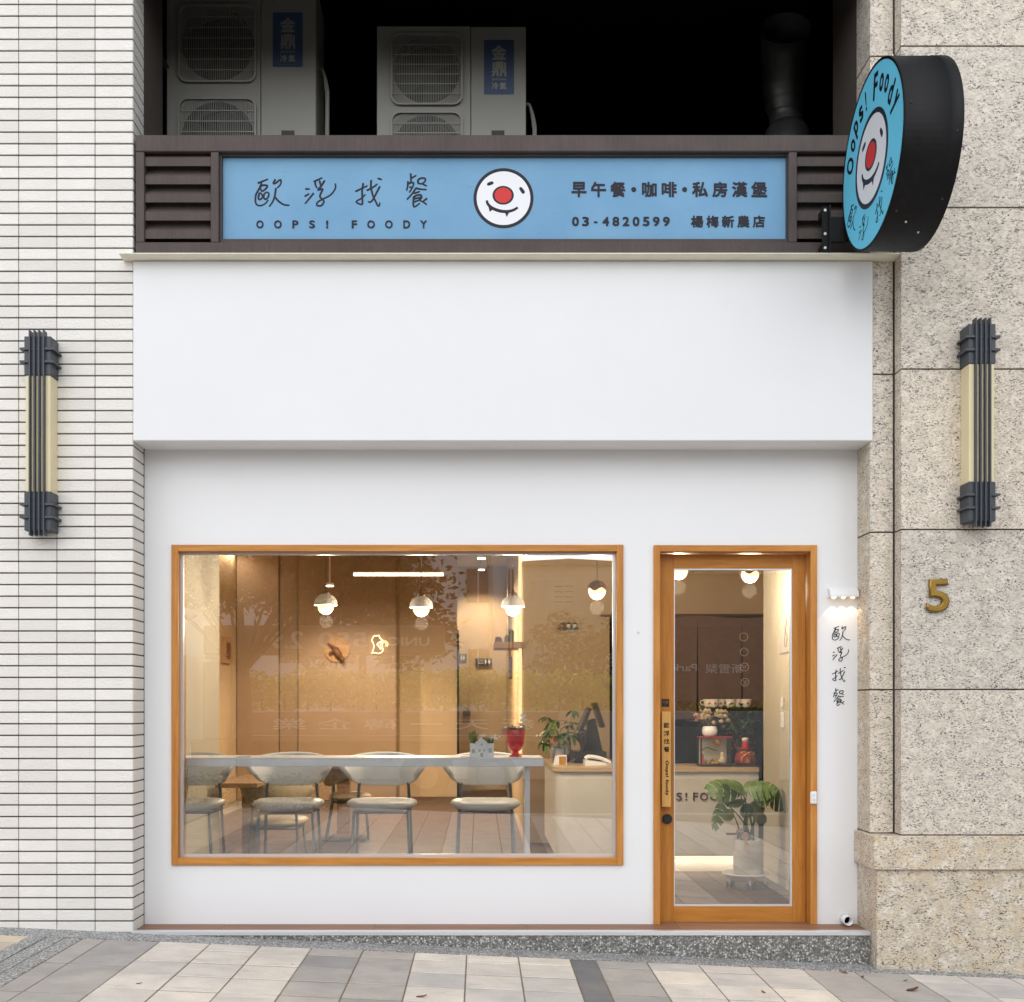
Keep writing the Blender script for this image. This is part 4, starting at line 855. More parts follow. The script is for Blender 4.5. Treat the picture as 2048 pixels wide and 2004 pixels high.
for i, (px, lab) in enumerate(((370, 'grey padded bar chair cut off by the left edge of the window'), (572.5, 'second grey padded bar chair from the left at the window bar'), (762, 'third grey padded bar chair from the left at the window bar'), (971.5, 'grey padded bar chair nearest the white table leg, under the white house planter'))):
    o = ch0 if i == 0 else copy_tree(ch0); o.location = (X(px, CHY - .1), CHY, 0); o.rotation_euler = (0, 0, R(random.uniform(-2, 2))); o['label'] = lab; o['group'] = 'bar chairs along the window'
def place_chair(o, px, Y, rz, lab): o.location = (X(px, Y), Y, 0); o.rotation_euler = (0, 0, rz); o['label'] = lab; o['group'] = 'dining chairs further inside'
dc = chair('x', FZ + .45, 'beige_leather'); place_chair(dc, 556, 8.95, R(180), 'beige dining chair behind the second bar chair')
d2 = copy_tree(dc); place_chair(d2, 700, 11.4, R(95), 'beige dining chair deeper in the room between the second and third bar chairs')
def table(name, lab, x0, x1, y0, y1, z):
    t = thing(name, lab, 'table', ((x0 + x1) / 2, (y0 + y1) / 2, FZ), 'wooden dining tables')
    mb = MB(); mb.box(x0, x1, y0, y1, z - .035, z, .003); mb.build('table_top', 'table_wood', t)
    mb = MB(); xm, ym = (x0 + x1) / 2, (y0 + y1) / 2; mb.box(xm - .06, xm + .06, ym - .06, ym + .06, FZ + .02, z - .035); mb.build('pedestal', 'table_wood', t)
    mb = MB(); mb.box(xm - .22, xm + .22, ym - .22, ym + .22, FZ, FZ + .02); mb.build('foot', 'black_metal', t)
table('dining_table', 'wooden table seen under the window bar between the two leftmost chairs', X(430, 8.4), X(515, 8.4), 8.4, 9.5, .84)
table('dining_table', 'wooden table deeper in the room left of the third bar chair', X(640, 11.4), X(740, 11.4), 10.9, 11.7, .84)
# pieces on the window bar
def leaf(mb, base, d, up, L, w, curl=.3, n=5):
    d = Vector(d).normalized(); s_ = d.cross(Vector(up)); s_ = s_.normalized() if s_.length > 1e-4 else d.orthogonal().normalized(); u_ = s_.cross(d); vs = []
    for i in range(n + 1):
        t_ = i / n; ww = w * math.sin(math.pi * min(.97, t_ * .93 + .05)) ** .8; c = Vector(base) + d * L * t_ - u_ * (curl * L * t_ * t_)
        vs += [c - s_ * ww + u_ * ww * .25, c, c + s_ * ww + u_ * ww * .25]
    mb.add(vs, [(3 * i + j, 3 * i + j + 1, 3 * i + j + 4, 3 * i + j + 3) for i in range(n) for j in (0, 1)], True)
HY = 7.13
hp = thing('house_planter', 'white ceramic house-shaped planter with succulents on the window bar', 'planter', (X(963.5, HY), HY + .04, wbz))
xa, xb = X(940, HY), X(987.5, HY); zt = wbz + .085; xm = X(963.5, HY) 
mb = MB(); gx0, gx1 = X(952, HY), X(973.5, HY)
mb.box(xa, gx0, HY, HY + .08, wbz, zt, .002); mb.box(gx1, xb, HY, HY + .08, wbz, zt, .002); mb.prism([(gx0, wbz), (gx1, wbz), (gx1, zt + .005), (xm, zt + .026), (gx0, zt + .005)], lambda x, z: (x, HY - .012, z), lambda x, z: (x, HY + .08, z)); mb.build('body', 'white_glaze', hp)
mb = MB(); mb.prism([(gx0 - .006, zt), (xm, zt + .027), (gx1 + .006, zt), (gx1 + .006, zt + .007), (xm, zt + .034), (gx0 - .006, zt + .007)], lambda x, z: (x, HY - .016, z), lambda x, z: (x, HY + .082, z)); mb.build('gable', 'white_glaze', hp)
for (cx, cz, w, h, y) in ((X(946.5, HY), wbz + .038, .020, .024, HY), (X(980.5, HY), wbz + .042, .020, .028, HY), (X(959, HY), wbz + .042, .012, .014, HY - .012), (X(968, HY), wbz + .042, .012, .014, HY - .012), (xm, zt - .006, .012, .014, HY - .012), (xm, wbz + .014, .016, .026, HY - .012)):
    mb = MB(); mb.box(cx - w / 2, cx + w / 2, y - .002, y, cz - h / 2, cz + h / 2); mb.build('window_relief', 'pale_pot', hp)
pl1 = MB()
for k2 in range(22):
    a = random.random() * 6.28; x_ = random.uniform(xa + .01, xb - .01); leaf(pl1, (x_, HY + .03, zt - .005), (math.cos(a) * .5, math.sin(a) * .4, 1), (0, 1, 0), random.uniform(.03, .055), .007, .4)
pl1.build('succulents', 'green_leaf', hp)['kind'] = 'stuff'
mb = MB()
for k2 in range(11): leaf(mb, (X(946, HY) + random.uniform(-.012, .012), HY + .03, zt), (random.uniform(-.3, .7), random.uniform(-.3, .2), 1), (0, 1, 0), random.uniform(.06, .09), .009, .3)
mb.build('curved_succulent', 'young_leaf', hp)
mb = MB()
for k2 in range(46): c = (X(988, HY) + random.gauss(.0, .018), HY + .02 + random.gauss(0, .012), zt + .034 + random.gauss(0, .011)); mb.ball(c, random.uniform(.0022, .004), 6, 4)
mb.build('white_berries', 'white_glaze', hp)['kind'] = 'stuff'
mb = MB(); mb.ball((X(965, HY), HY + .03, zt + .045), (.022, .010, .012), 10, 6); mb.build('mushroom_pick', 'petal_peach', hp)
CYY = 7.2
cp = thing('red_goblet_planter', 'glossy red fluted goblet planter with succulents on the window bar', 'planter', (X(1031, CYY), CYY, wbz))
mb = MB(); mb.lathe([(.041, 0), (.041, .004), (.022, .018), (.019, .030), (.020, .034), (.036, .044), (.046, .062), (.052, .085), (.055, .12), (.0595, .170), (.0575, .172), (.053, .165), (.050, .12), (1e-6, .115)], (X(1031, CYY), CYY, wbz), 40, flute=.018, nf=10); mb.build('goblet', 'red_glaze', cp)
mb = MB()
for k2 in range(60):
    a = random.random() * 6.28; r_ = random.random() ** .5 * .055; leaf(mb, (X(1031, CYY) + r_ * math.cos(a), CYY + r_ * math.sin(a), wbz + .165), (math.cos(a) * .8, math.sin(a) * .8, 1), (0, 0, 1), random.uniform(.02, .045), .008, .4)
mb.build('succulents', 'green_leaf', cp)['kind'] = 'stuff'
for mt, nb in (('petal_cream', 9), ('petal_pink', 6)):
    mb = MB()
    for k2 in range(nb):
        a = random.random() * 6.28; c = (X(1031, CYY) + .055 * math.cos(a), CYY + .05 * math.sin(a) - .01, wbz + .178 + random.uniform(0, .025))
        for q in range(7): b = 6.28 * q / 7; leaf(mb, c, (math.cos(b), math.sin(b), .5), (0, 0, 1), .016, .006, -.2, 3)
    mb.build('small_blooms', mt, cp)['kind'] = 'stuff'
cxh, czh = X(1046.5, CYY), Z(1432, CYY)
mb = MB(); hpoly = []
for k2 in range(28): a = 2 * math.pi * k2 / 28; hpoly.append((cxh + .0011 * 16 * math.sin(a) ** 3, czh + .0011 * (13 * math.cos(a) - 5 * math.cos(2 * a) - 2 * math.cos(3 * a) - math.cos(4 * a))))
mb.prism(hpoly, lambda x, z: (x, CYY - .002, z), lambda x, z: (x, CYY + .002, z)); mb.tube([(cxh, CYY, czh - .015), (cxh - .004, CYY, wbz + .15)], .0012, 5); mb.build('heart_pick', 'white_glaze', cp)
mb = MB(); mb.box(cxh - .020, cxh + .022, CYY - .004, CYY - .001, Z(1443, CYY) , Z(1438.5, CYY), .001); mb.build('banner_pick', 'petal_peach', cp)
mb = MB(); mb.box(X(1003, CYY), X(1011, CYY), CYY - .01, CYY, Z(1470, CYY), Z(1457, CYY)); mb.tube(smooth([(X(1010, CYY), CYY - .005, Z(1468, CYY)), (X(1012, CYY), CYY - .01, Z(1478, CYY)), (X(1011, CYY), CYY - .01, Z(1488, CYY))]), .002, 5); mb.build('ribbon', 'petal_pink', cp)
# ---------------------------------------------------------------- cash counter
KY, KZ = 9.0, .923
kx0, kx1 = X(1107, KY), 2.198
cc = thing('cash_counter', 'pale stone cash counter with a rounded corner and a glowing base', 'counter', ((kx0 + kx1) / 2, KY + .4, FZ))
def rounded(x0, x1, y0, y1, r, n=8):
    return [(x0 + r - r * math.cos(R(90 * i / n)), y0 + r - r * math.sin(R(90 * i / n))) for i in range(n + 1)] + [(x1, y0), (x1, y0 + .62), (x0 + .62, y0 + .62), (x0 + .62, y1), (x0, y1)]
mb = MB(); P = rounded(kx0, kx1, KY, 10.6, .12); mb.prism(P, lambda x, y: (x, y, KZ - .034), lambda x, y: (x, y, KZ)); mb.build('counter_top', 'pale_wood', cc)
mb = MB(); P = rounded(kx0 + .02, kx1, KY + .02, 10.58, .11); mb.prism(P, lambda x, y: (x, y, FZ + .13), lambda x, y: (x, y, KZ - .034)); body = mb.build('front_panel', 'counter_stone', cc)
mb = MB(); P = rounded(kx0 + .10, kx1, KY + .10, 10.5, .09); mb.prism(P, lambda x, y: (x, y, FZ), lambda x, y: (x, y, FZ + .13)); mb.build('plinth', 'counter_stone', cc)
mb = MB(); mb.box(kx0 + .14, kx1, KY + .045, KY + .06, FZ + .118, FZ + .128); mb.build('base_light', 'led_glow', cc)
lamp('AREA', 'base_glow', ((kx0 + kx1) / 2, KY + .055, FZ + .115), 2.2, WARM, cc, (1.5, .03))
cf = front(KY + .0195)
yy = KY + .02
for txt, a, b in (('S', 1352.5, 1364), ('!', 1370.5, 1374.5), ('F', 1386, 1396), ('O', 1400, 1416), ('O', 1420.5, 1436), ('D', 1441.5, 1456), ('Y', 1460, 1475.5), ('P', 1336, 1347), ('O', 1316, 1332), ('O', 1296, 1312)):
    mb = MB(); mb.text(txt, (X(a, yy), X(b, yy), Z(1601, yy), Z(1585, yy)), cf, .006, .012); mb.build('letter', 'bow_brown', body)
# things on the counter, window side
def pot(lab, px, Y, w, h, mt, name='potted_plant'):
    t = thing(name, lab, 'plant', (X(px, Y), Y, KZ)); mb = MB(); mb.lathe([(w * .42, 0), (w * .5, h), (w * .46, h), (w * .45, h - .012), (1e-6, h - .012)], (X(px, Y), Y, KZ), 32, flute=.012, nf=24); mb.build('pot', mt, t); return t
t = pot('money-tree plant in a ribbed grey pot on the cash counter', 1117, 9.7, .115, .13, 'grey_pot')
def palm(t, c, n, L, mt, spread=1.0, seed=3):
    rn = random.Random(seed); mb = MB(); sm_ = MB()
    for i in range(n):
        a = rn.random() * 6.28; el = rn.uniform(.35, 1.3); ln = rn.uniform(.5, 1) * L
        tip = Vector(c) + Vector((math.cos(a) * math.cos(el) * spread, math.sin(a) * math.cos(el) * spread, math.sin(el))) * ln
        sm_.tube([c, tip], [.003, .002], 5)
        for k2 in range(6):
            b = a + (k2 - 2.5) * .75; leaf(mb, tip, (math.cos(b), math.sin(b), rn.uniform(-.5, .4)), (0, 0, 1), rn.uniform(.07, .115), .017, .45)
    mb.build('leaves', mt, t); sm_.build('stem', 'stem_green', t)
palm(t, (X(1117, 9.7), 9.7, KZ + .12), 9, .22, 'green_leaf', 1.0, 5)
for (px, py) in ((1108, 1476), (1117.5, 1487), (1102, 1487)):
    mb = MB(); mb.ball((X(px, 9.6), 9.6, Z(py, 9.6)), .0125, 12, 8); mb.build('berry_pick', 'berry', t)
t2 = pot('taller money-tree plant in a pale ribbed pot behind the grey one', 1130, 9.95, .11, .17, 'pale_pot'); palm(t2, (X(1130, 9.95), 9.95, KZ + .16), 9, .30, 'green_leaf', .9, 11)
PY2 = 9.62
pos_t = thing('till_terminal', 'black two-screen cash till standing on its drawer box', 'till', (X(1180, PY2), PY2 + .2, KZ))
mb = MB(); mb.box(X(1149, PY2), X(1213, PY2), PY2, PY2 + .40, KZ, KZ + .10, .004); mb.build('cash_drawer', 'black_plastic', pos_t)
mb = MB(); mb.prism([(X(1160, PY2), KZ + .10), (X(1208, PY2), KZ + .10), (X(1193, PY2), Z(1437, PY2)), (X(1179, PY2), Z(1441, PY2)), (X(1176, PY2), Z(1490, PY2))], lambda x, z: (x, PY2 + .10, z), lambda x, z: (x, PY2 + .26, z)); mb.build('stand', 'black_plastic', pos_t)
def slab_between(mb, p0, p1, th, y0, y1):
    p0, p1 = Vector(p0), Vector(p1); d = (p1 - p0).normalized(); nrm = Vector((d.y, -d.x)) * th; q = [p0, p1, p1 + nrm, p0 + nrm]
    mb.prism([(v.x, v.y) for v in q], lambda x, z: (x, y0, z), lambda x, z: (x, y1, z)); return mb
mb = slab_between(MB(), (X(1161, PY2), Z(1462, PY2)), (X(1180, PY2), Z(1416, PY2)), .022, PY2 + .03, PY2 + .33); mb.build('screen', 'black_plastic', pos_t)
mb = slab_between(MB(), (X(1159, PY2), Z(1461.5, PY2)), (X(1178, PY2), Z(1415.5, PY2)), .006, PY2 + .035, PY2 + .325); mb.build('screen_glass', 'steel_dark', pos_t)
mb = slab_between(MB(), (X(1188, PY2), Z(1407, PY2)), (X(1205, PY2), Z(1456, PY2)), -.030, PY2 + .03, PY2 + .30); mb.build('customer_screen', 'black_plastic', pos_t)
mb = MB(); mb.tube(smooth([(X(1168, PY2), PY2 + .02, KZ + .10), (X(1163, PY2), PY2 + .02, Z(1480, PY2)), (X(1160, PY2), PY2 + .02, Z(1468, PY2)), (X(1171, PY2), PY2 + .02, Z(1466, PY2)), (X(1172, PY2), PY2 + .02, Z(1492, PY2))]), .022, 10); mb.build('scanner', 'black_plastic', pos_t)
mb = MB(); rn = random.Random(4); P = [(X(1147, PY2) + rn.uniform(-.03, .04), PY2 - .03 + rn.uniform(-.02, .03), KZ + rn.uniform(.012, .11)) for _ in range(16)]; mb.tube(smooth(P), .006, 6); tag(mb.build('cable_tangle', 'black_plastic'), 'tangle of black cables beside the till drawer', 'cables')
HPY = 9.28
ph = thing('telephone', 'white desk telephone with handset on the cash counter', 'telephone', (X(1198, HPY), HPY + .1, KZ))
mb = MB(); mb.prism([(X(1170, HPY), KZ), (X(1213, HPY), KZ), (X(1213, HPY), KZ + .02), (X(1170, HPY), KZ + .045)], lambda x, z: (x, HPY, z), lambda x, z: (x, HPY + .18, z)); mb.build('base', 'white_plastic', ph)
mb = MB(); mb.tube(smooth([(X(1171, HPY), HPY + .02, KZ + .055), (X(1178, HPY), HPY + .02, KZ + .072), (X(1198, HPY), HPY + .02, KZ + .062), (X(1216, HPY), HPY + .02, KZ + .034), (X(1221, HPY), HPY + .02, KZ + .018)]), .016, 10); mb.build('handset', 'white_plastic', ph)
mb = MB(); mb.tube(smooth([(X(1221, HPY), HPY + .02, KZ + .02), (X(1232, HPY), HPY + .01, KZ + .012), (X(1215, HPY), HPY - .02, KZ + .005), (X(1202, HPY), HPY - .005, KZ + .006)]), .004, 6); mb.build('cord', 'white_plastic', ph)
mb = MB(); x0 = X(1106, 9.42); w = X(1129, 9.42) - x0; mb.prism([(x0, KZ), (x0 + w, KZ), (x0 + w * .9, KZ + .075), (x0 + w * .2, KZ + .075)], lambda x, z: (x, 9.40, z), lambda x, z: (x, 9.44, z)); o = tag(mb.build('card_holder', 'white_plastic'), 'small white and red card holder in front of the plants', 'card holder')
mb = MB(); mb.box(x0 + w * .2, x0 + w * .9, 9.405, 9.435, KZ + .0755, KZ + .083); mb.build('red_strip', 'sign_red', o)
mb = MB(); mb.box(X(1115, 9.3), X(1133.5, 9.3), 9.30, 9.305, KZ + .002, Z(1510, 9.3)); o = mb.build('photo_stand', 'white_plastic'); tag(o, 'small stand with a yellow flower picture on the counter edge', 'picture')
mb = MB(); mb.box(X(1118, 9.3), X(1132, 9.3), 9.297, 9.2995, KZ + .006, Z(1513, 9.3)); mb.build('picture', 'gold', o)
# wall pieces inside
cs = thing('cat_sign', 'glowing backlit cat silhouette sign on the brown back wall', 'sign', (X(757, 15.97), 15.97, Z(1308, 15.97)))
CSY = 15.955; sc = 80 / 1904
cu = lambda x: X(720 + x * sc, CSY); cv = lambda y: Z(1250 + y * sc, CSY)
bodyp = [(570, 715), (600, 690), (625, 640), (650, 570), (720, 530), (820, 545), (895, 505), (905, 590), (960, 670), (1060, 720), (950, 780), (820, 870), (800, 940), (900, 1050), (990, 1180), (1040, 1120), (1075, 1130), (1060, 1220), (1000, 1300), (880, 1335), (780, 1320), (700, 1290), (560, 1325), (640, 1240), (680, 1120), (690, 980), (650, 830)]
mb = MB(); mb.prism([(cu(x), cv(y)) for x, y in bodyp], lambda x, z: (x, CSY - .024, z), lambda x, z: (x, CSY - .012, z)); mb.build('silhouette', 'brown_panel_dark', cs)
tail = smooth([(1050, 1150, 0), (1030, 1030, 0), (1020, 900, 0), (1080, 820, 0), (1170, 795, 0), (1260, 850, 0), (1285, 930, 0), (1255, 1020, 0)], 5)
mb = MB(); mb.tube([(cu(p.x), CSY - .016, cv(p.y)) for p in tail], .0075, 6); mb.build('tail', 'brown_panel', cs)
mb = MB(); ctr = (800, 950)
mb.tube([(cu(x), CSY + .006, cv(y)) for x, y in bodyp + bodyp[:1]], .014, 6, cap=False); mb.tube([(cu(p.x), CSY + .006, cv(p.y)) for p in tail], .015, 6); mb.build('halo_tube', 'halo_glow', cs)
wd = thing('wooden_wall_board', 'small wooden name board on the lit side wall at the left', 'board', (-3.395, 15.3, Z(1330, 15.3)))
mb = MB(); mb.box(-3.398, -3.35, 15.05, 15.5, Z(1327, 15.3), Z(1274, 15.3), .002); mb.build('board', 'table_wood', wd)
mb = MB(); mb.box(-3.349, -3.34, 15.18, 15.36, Z(1318, 15.3), Z(1286, 15.3)); mb.build('carving', 'dark_wood', wd)
rd = thing('driftwood_wall_disc', 'round wooden wall disc with dark driftwood on the brown back wall', 'wall decoration', (X(676, 15.9), 15.9, Z(1326, 15.9)))
mb = MB(); mb.disc((X(674, 15.98), Z(1299, 15.98)), .175, .175, 0, .025, front(15.998), 40); mb.build('disc', 'table_wood', rd)
mb = MB(); pth = [(X(659, 15.9), 15.93, Z(1307, 15.9)), (X(670, 15.9), 15.92, Z(1301, 15.9)), (X(678, 15.9), 15.92, Z(1310, 15.9)), (X(686, 15.9), 15.93, Z(1321, 15.9))]
mb.tube(smooth(pth), [.022] * 4 + [.048] * 5 + [.034] * 4, 8); mb.tube([(X(655, 15.9), 15.93, Z(1286, 15.9)), (X(676, 15.9), 15.92, Z(1300, 15.9))], [.012, .03], 6); mb.build('driftwood', 'dark_wood', rd)
def wc_man(mb, cx, cz, s, mp, skirt):
    mb.disc((cx, cz + s * .40), s * .11, s * .11, 0, .001, mp, 14); sh = [(-.16, .26), (.16, .26), (.16 if not skirt else .25, -.12), (.10, -.12), (.10, -.48), (-.10, -.48), (-.10, -.12), (-.16 if not skirt else -.25, -.12)]
    mb.prism([(cx + a * s, cz + b * s) for a, b in sh], lambda u, v: mp(u, v, .001), lambda u, v: mp(u, v, 0))
for (lab, a, b, c, d, Y, arrow) in (('square black toilet sign on the wall edge', 915.5, 933, 1308, 1327, 16.5, False), ('wide black toilet arrow sign on the glowing passage wall', 950, 983, 1317, 1330, 17.96, True)):
    mb = MB(); x0, x1, z0, z1 = X(a, Y), X(b, Y), Z(d, Y), Z(c, Y)
    poly = [(x0, z0), (x1, z0), (x1, z1), (x0, z1)] if not arrow else [(x0 + .025, z0), (x1, z0), (x1, z1), (x0, z1)]
    mb.prism(poly, lambda u, v: (u, Y - .006, v), lambda u, v: (u, Y, v)); sg = tag(mb.build('toilet_sign', 'black_plastic'), lab, 'sign')
    h = z1 - z0
    for i, sk in enumerate((False, True)):
        mb = MB(); wc_man(mb, (x0 + (x1 - x0) * (.42 + .28 * i)) if not arrow else (x0 + (x1 - x0) * (.64 + .22 * i)), (z0 + z1) / 2 + (h * .1 if not arrow else 0), h * (.55 if not arrow else .8), front(Y - .0062), sk); mb.build('pictogram', 'white_plastic', sg)
    if arrow:
        mb = MB(); mb.text('TOILET', (x0 + .04, x0 + .135, z1 - h * .45, z1 - h * .18), front(Y - .0062), .001, .01); mb.build('lettering', 'white_plastic', sg)
        mb = MB(); zz = z0 + h * .28; mb.prism([(x0 + .05, zz), (x0 + .07, zz + .016), (x0 + .07, zz + .005), (x0 + .13, zz + .005), (x0 + .13, zz - .005), (x0 + .07, zz - .005), (x0 + .07, zz - .016)], lambda u, v: (u, Y - .0075, v), lambda u, v: (u, Y - .0062, v)); mb.build('arrow', 'white_plastic', sg)
mb = MB(); mb.box(X(988, 10.9), .415, 10.86, 11.4, Z(1296, 10.9), Z(1284, 10.9), .002); tag(mb.build('wall_shelf', 'table_wood'), 'thick wooden wall shelf holding dark boxes at the passage corner', 'shelf')
for i, (a, b, c, mt, lab) in enumerate(((990, 1004, 1276, 'dark_wood', 'low brown box at the left of the thick wooden shelf'), (1009.5, 1018, 1272, 'black_plastic', 'black bottle box in the middle of the thick wooden shelf'), (1019.5, 1028, 1262, 'black_plastic', 'tall black box at the right of the thick wooden shelf'))):
    mb = MB(); z0 = Z(1284, 10.9); mb.box(X(a, 10.9), X(b, 10.9), 10.92, 11.0, z0, Z(c, 10.9), .003); mb.box(X(a, 10.9) + .01, X(b, 10.9) - .01, 10.935, 10.985, Z(c, 10.9), Z(c - 3, 10.9)); tag(mb.build('shelf_box', mt), lab, 'box')
mb = MB(); mb.box(X(1116, 10.9), X(1156, 10.9), 10.88, 10.999, Z(1258, 10.9), Z(1255.5, 10.9)); tag(mb.build('small_shelf', 'slate_paint'), 'thin dark shelf with three tiny pots on the tan partition', 'shelf')
for px, mt, lab in ((1125, 'table_wood', 'left tiny pot plant on the thin dark shelf'), (1137, 'white_glaze', 'middle tiny pot plant on the thin dark shelf'), (1149, 'white_glaze', 'right tiny pot plant on the thin dark shelf')):
    t = thing('tiny_pot', lab, 'plant', (X(px, 10.93), 10.93, Z(1255.5, 10.9))); c = (X(px, 10.93), 10.93, Z(1255.5, 10.9)); mb = MB(); mb.lathe([(.016, 0), (.020, .035), (1e-6, .034)], c, 16); mb.build('pot', mt, t); mb = MB()
    for k2 in range(14): a = random.random() * 6.28; leaf(mb, (c[0], c[1], c[2] + .03), (math.cos(a), math.sin(a), random.uniform(.4, 2)), (0, 0, 1), .032, .007, .3)
    mb.build('leaves', 'dark_leaf', t)
mb = MB(); mb.box(X(926, 17.96), X(941, 17.96), 17.95, 17.999, Z(1431, 17.96), Z(1421, 17.96), .003); tag(mb.build('wall_socket', 'steel_dark'), 'grey wall socket on the passage wall above the bar', 'socket')
mb = MB(); mb.tube([(X(1021, 10.8), 10.85, Z(1296, 10.8)), (X(1020.5, 10.8), 10.85, Z(1315, 10.8))], .003, 5); mb.box(X(1018, 10.8), X(1025, 10.8), 10.84, 10.86, Z(1358, 10.8), Z(1313, 10.8), .003); tag(mb.build('hanging_paddle', 'dark_wood'), 'dark paddle hanging below the thick wooden shelf', 'paddle')
# curtain behind the counter
NYc = 10.92
no = thing('noren_curtain', 'brown split curtain with printed circles behind the counter', 'curtain', (2.0, NYc, 1.28))
nz0, nz1 = Z(1437, NYc), Z(1232, NYc)
edges = [X(1223, NYc), X(1310, NYc), X(1395, NYc), X(1484, NYc), X(1572, NYc)]
for i in range(4):
    mb = MB(); vs = []; n = 13; m2 = 10; a, b = edges[i] + .004 * 0, edges[i + 1]
    for j in range(m2):
        tj = j / (m2 - 1)
        for k2 in range(n):
            tk = k2 / (n - 1); gap = .011 * tj ** .6; x = a + gap + (b - a - 2 * gap) * tk; sag = -.018 * math.sin(math.pi * (x - edges[0]) / (edges[-1] - edges[0]) * 2) ** 2
            vs.append((x, NYc + .010 * math.sin(tk * 9 + i) * tj, nz1 + sag - (nz1 - nz0) * tj))
    mb.add(vs, [(j * n + k2, j * n + k2 + 1, (j + 1) * n + k2 + 1, (j + 1) * n + k2) for j in range(m2 - 1) for k2 in range(n - 1)], True); mb.build('panel', 'noren_cloth', no)
mb = MB(); mb.tube([(edges[0] - .1, NYc + .01, nz1 + .005), (edges[-1] + .1, NYc + .01, nz1 + .005)], .010, 10); mb.build('rod', 'dark_wood', no)
nf_ = front(NYc - .012)
for i, py in enumerate((1274, 1304, 1334, 1364.5)):
    c = (X(1487 + i * .8, NYc), Z(py, NYc)); mb = MB(); mb.disc(c, .040, .040, 0, .0015, nf_, 32, .90); ring = mb.build('printed_circle', 'noren_print', no)
    if i >= 1:
        for s_ in (-1, 1): mb = MB(); mb.disc((c[0] + s_ * .020, c[1] + .016), .005, .003, 0, .0015, nf_, 10); mb.build('printed_eye', 'noren_print', ring)
    if i >= 2: mb = MB(); mb.disc(c, .013, .012, 0, .0015, nf_, 20, .75); mb.build('printed_nose', 'noren_print', ring)
    if i >= 3: mb = MB(); mb.tube(smooth([(c[0] - .022, c[1] - .014, 0), (c[0], c[1] - .024, 0), (c[0] + .022, c[1] - .014, 0)]), .0015, 5, xf=lambda u, v, d: nf_(u, v, d)); mb.build('printed_mouth', 'noren_print', ring)
# espresso machine with cups
EY = 9.75
em = thing('coffee_machine', 'dark coffee machine on the counter behind the ornaments', 'coffee machine', (X(1480, EY), EY + .2, KZ))
ex0_, ex1_ = X(1428, EY), 2.9; mz = Z(1415, EY)
mb = MB(); mb.box(ex0_, ex1_, EY + .10, EY + .45, KZ, mz, .01); mb.box(ex0_, ex1_, EY - .02, EY + .10, mz - .14, mz, .01); mb.box(ex0_, ex1_, EY - .04, EY + .10, KZ, KZ + .06, .006); mb.build('body', 'black_metal', em)
for px in (1450, 1490): mb = MB(); mb.lathe([(.032, 0), (.032, -.05), (.02, -.055), (1e-6, -.056)], (X(px, EY), EY + .03, mz - .14), 20); mb.tube([(X(px, EY), EY + .02, mz - .175), (X(px, EY), EY - .16, mz - .19)], .012, 8); mb.build('brew_head', 'steel_dark', em)
mb = MB(); mb.box(X(1330, EY), X(1425, EY), EY + .25, EY + .6, .9, 1.22); mb.box(X(1335, EY), X(1420, EY), EY + .24, EY + .25, 1.0, 1.1); tag(mb.build('kitchen_cabinet', 'black_metal'), 'dark equipment cabinet behind the left end of the counter', 'cabinet')
for i, (px, lab) in enumerate(((1417, 'leftmost cream cup on top of the coffee machine'), (1428.5, 'second cream cup from the left on the coffee machine'), (1440, 'third cream cup on the coffee machine, above the flowers'), (1461, 'fourth cream cup on the coffee machine'), (1477, 'fifth cream cup on the coffee machine, behind the leaves'), (1493, 'rightmost cream cup on the coffee machine'))):
    Y = EY + .12 - .03 * (i % 2); c = (X(px, Y), Y, mz)
    t = thing('coffee_cup', lab, 'cup', c, 'cups on the coffee machine')
    mb = MB(); mb.lathe([(.028, 0), (.034, .012), (.044, .072), (.0415, .072), (.032, .014), (1e-6, .012)], c, 24); mb.build('bowl', 'gourd_cream', t)
    mb = MB(); mb.tube(smooth([(c[0] - .042, Y, mz + .062), (c[0] - .068, Y, mz + .055), (c[0] - .064, Y, mz + .028), (c[0] - .036, Y, mz + .02)]), .004, 6); mb.build('handle', 'gourd_cream', t)
    mb = MB(); mb.disc((c[0], mz + .036), .010, .010, 0, .002, front(Y - .0385), 16); mb.build('red_dot', 'sign_red', t)
# ornaments in the door view
DY = 9.10
dcx0, dcx1, dz0, dz1_ = X(1401, DY), X(1463, DY), KZ, Z(1473, DY)
dcs = thing('display_case', 'small glass display case with gold lucky ornaments on the counter', 'display case', ((dcx0 + dcx1) / 2, DY + .07, KZ))
for xx in (dcx0, dcx1 - .012):
    for yv in (DY, DY + .128): mb = MB(); mb.box(xx, xx + .012, yv, yv + .012, dz0 + .02, dz1_ - .010); mb.build('corner_post', 'black_plastic', dcs)
mb = MB(); mb.box(dcx0 - .004, dcx1 + .004, DY - .004, DY + .144, dz0, dz0 + .02, .003); mb.build('base', 'black_plastic', dcs)
mb = MB(); mb.box(dcx0 - .002, dcx1 + .002, DY - .002, DY + .142, dz1_ - .010, dz1_, .002); mb.build('lid', 'lacquer_red', dcs)
mb = MB(); mb.box(dcx0 + .013, dcx1 - .013, DY + .125, DY + .128, dz0 + .021, dz1_ - .011); mb.build('back_board', 'cream_wall', dcs)
mb = MB(); mb.box(dcx0 + .012, dcx1 - .012, DY + .002, DY + .005, dz0 + .021, dz1_ - .011); mb.build('glass_front', 'clear_glass', dcs)
mb = MB(); cmx = dcx0 + .155; mb.disc((cmx, dz1_ - .045), .038, .038, 0, .006, front(DY + .122), 28); mb.build('coin_plaque', 'lacquer_red', dcs)
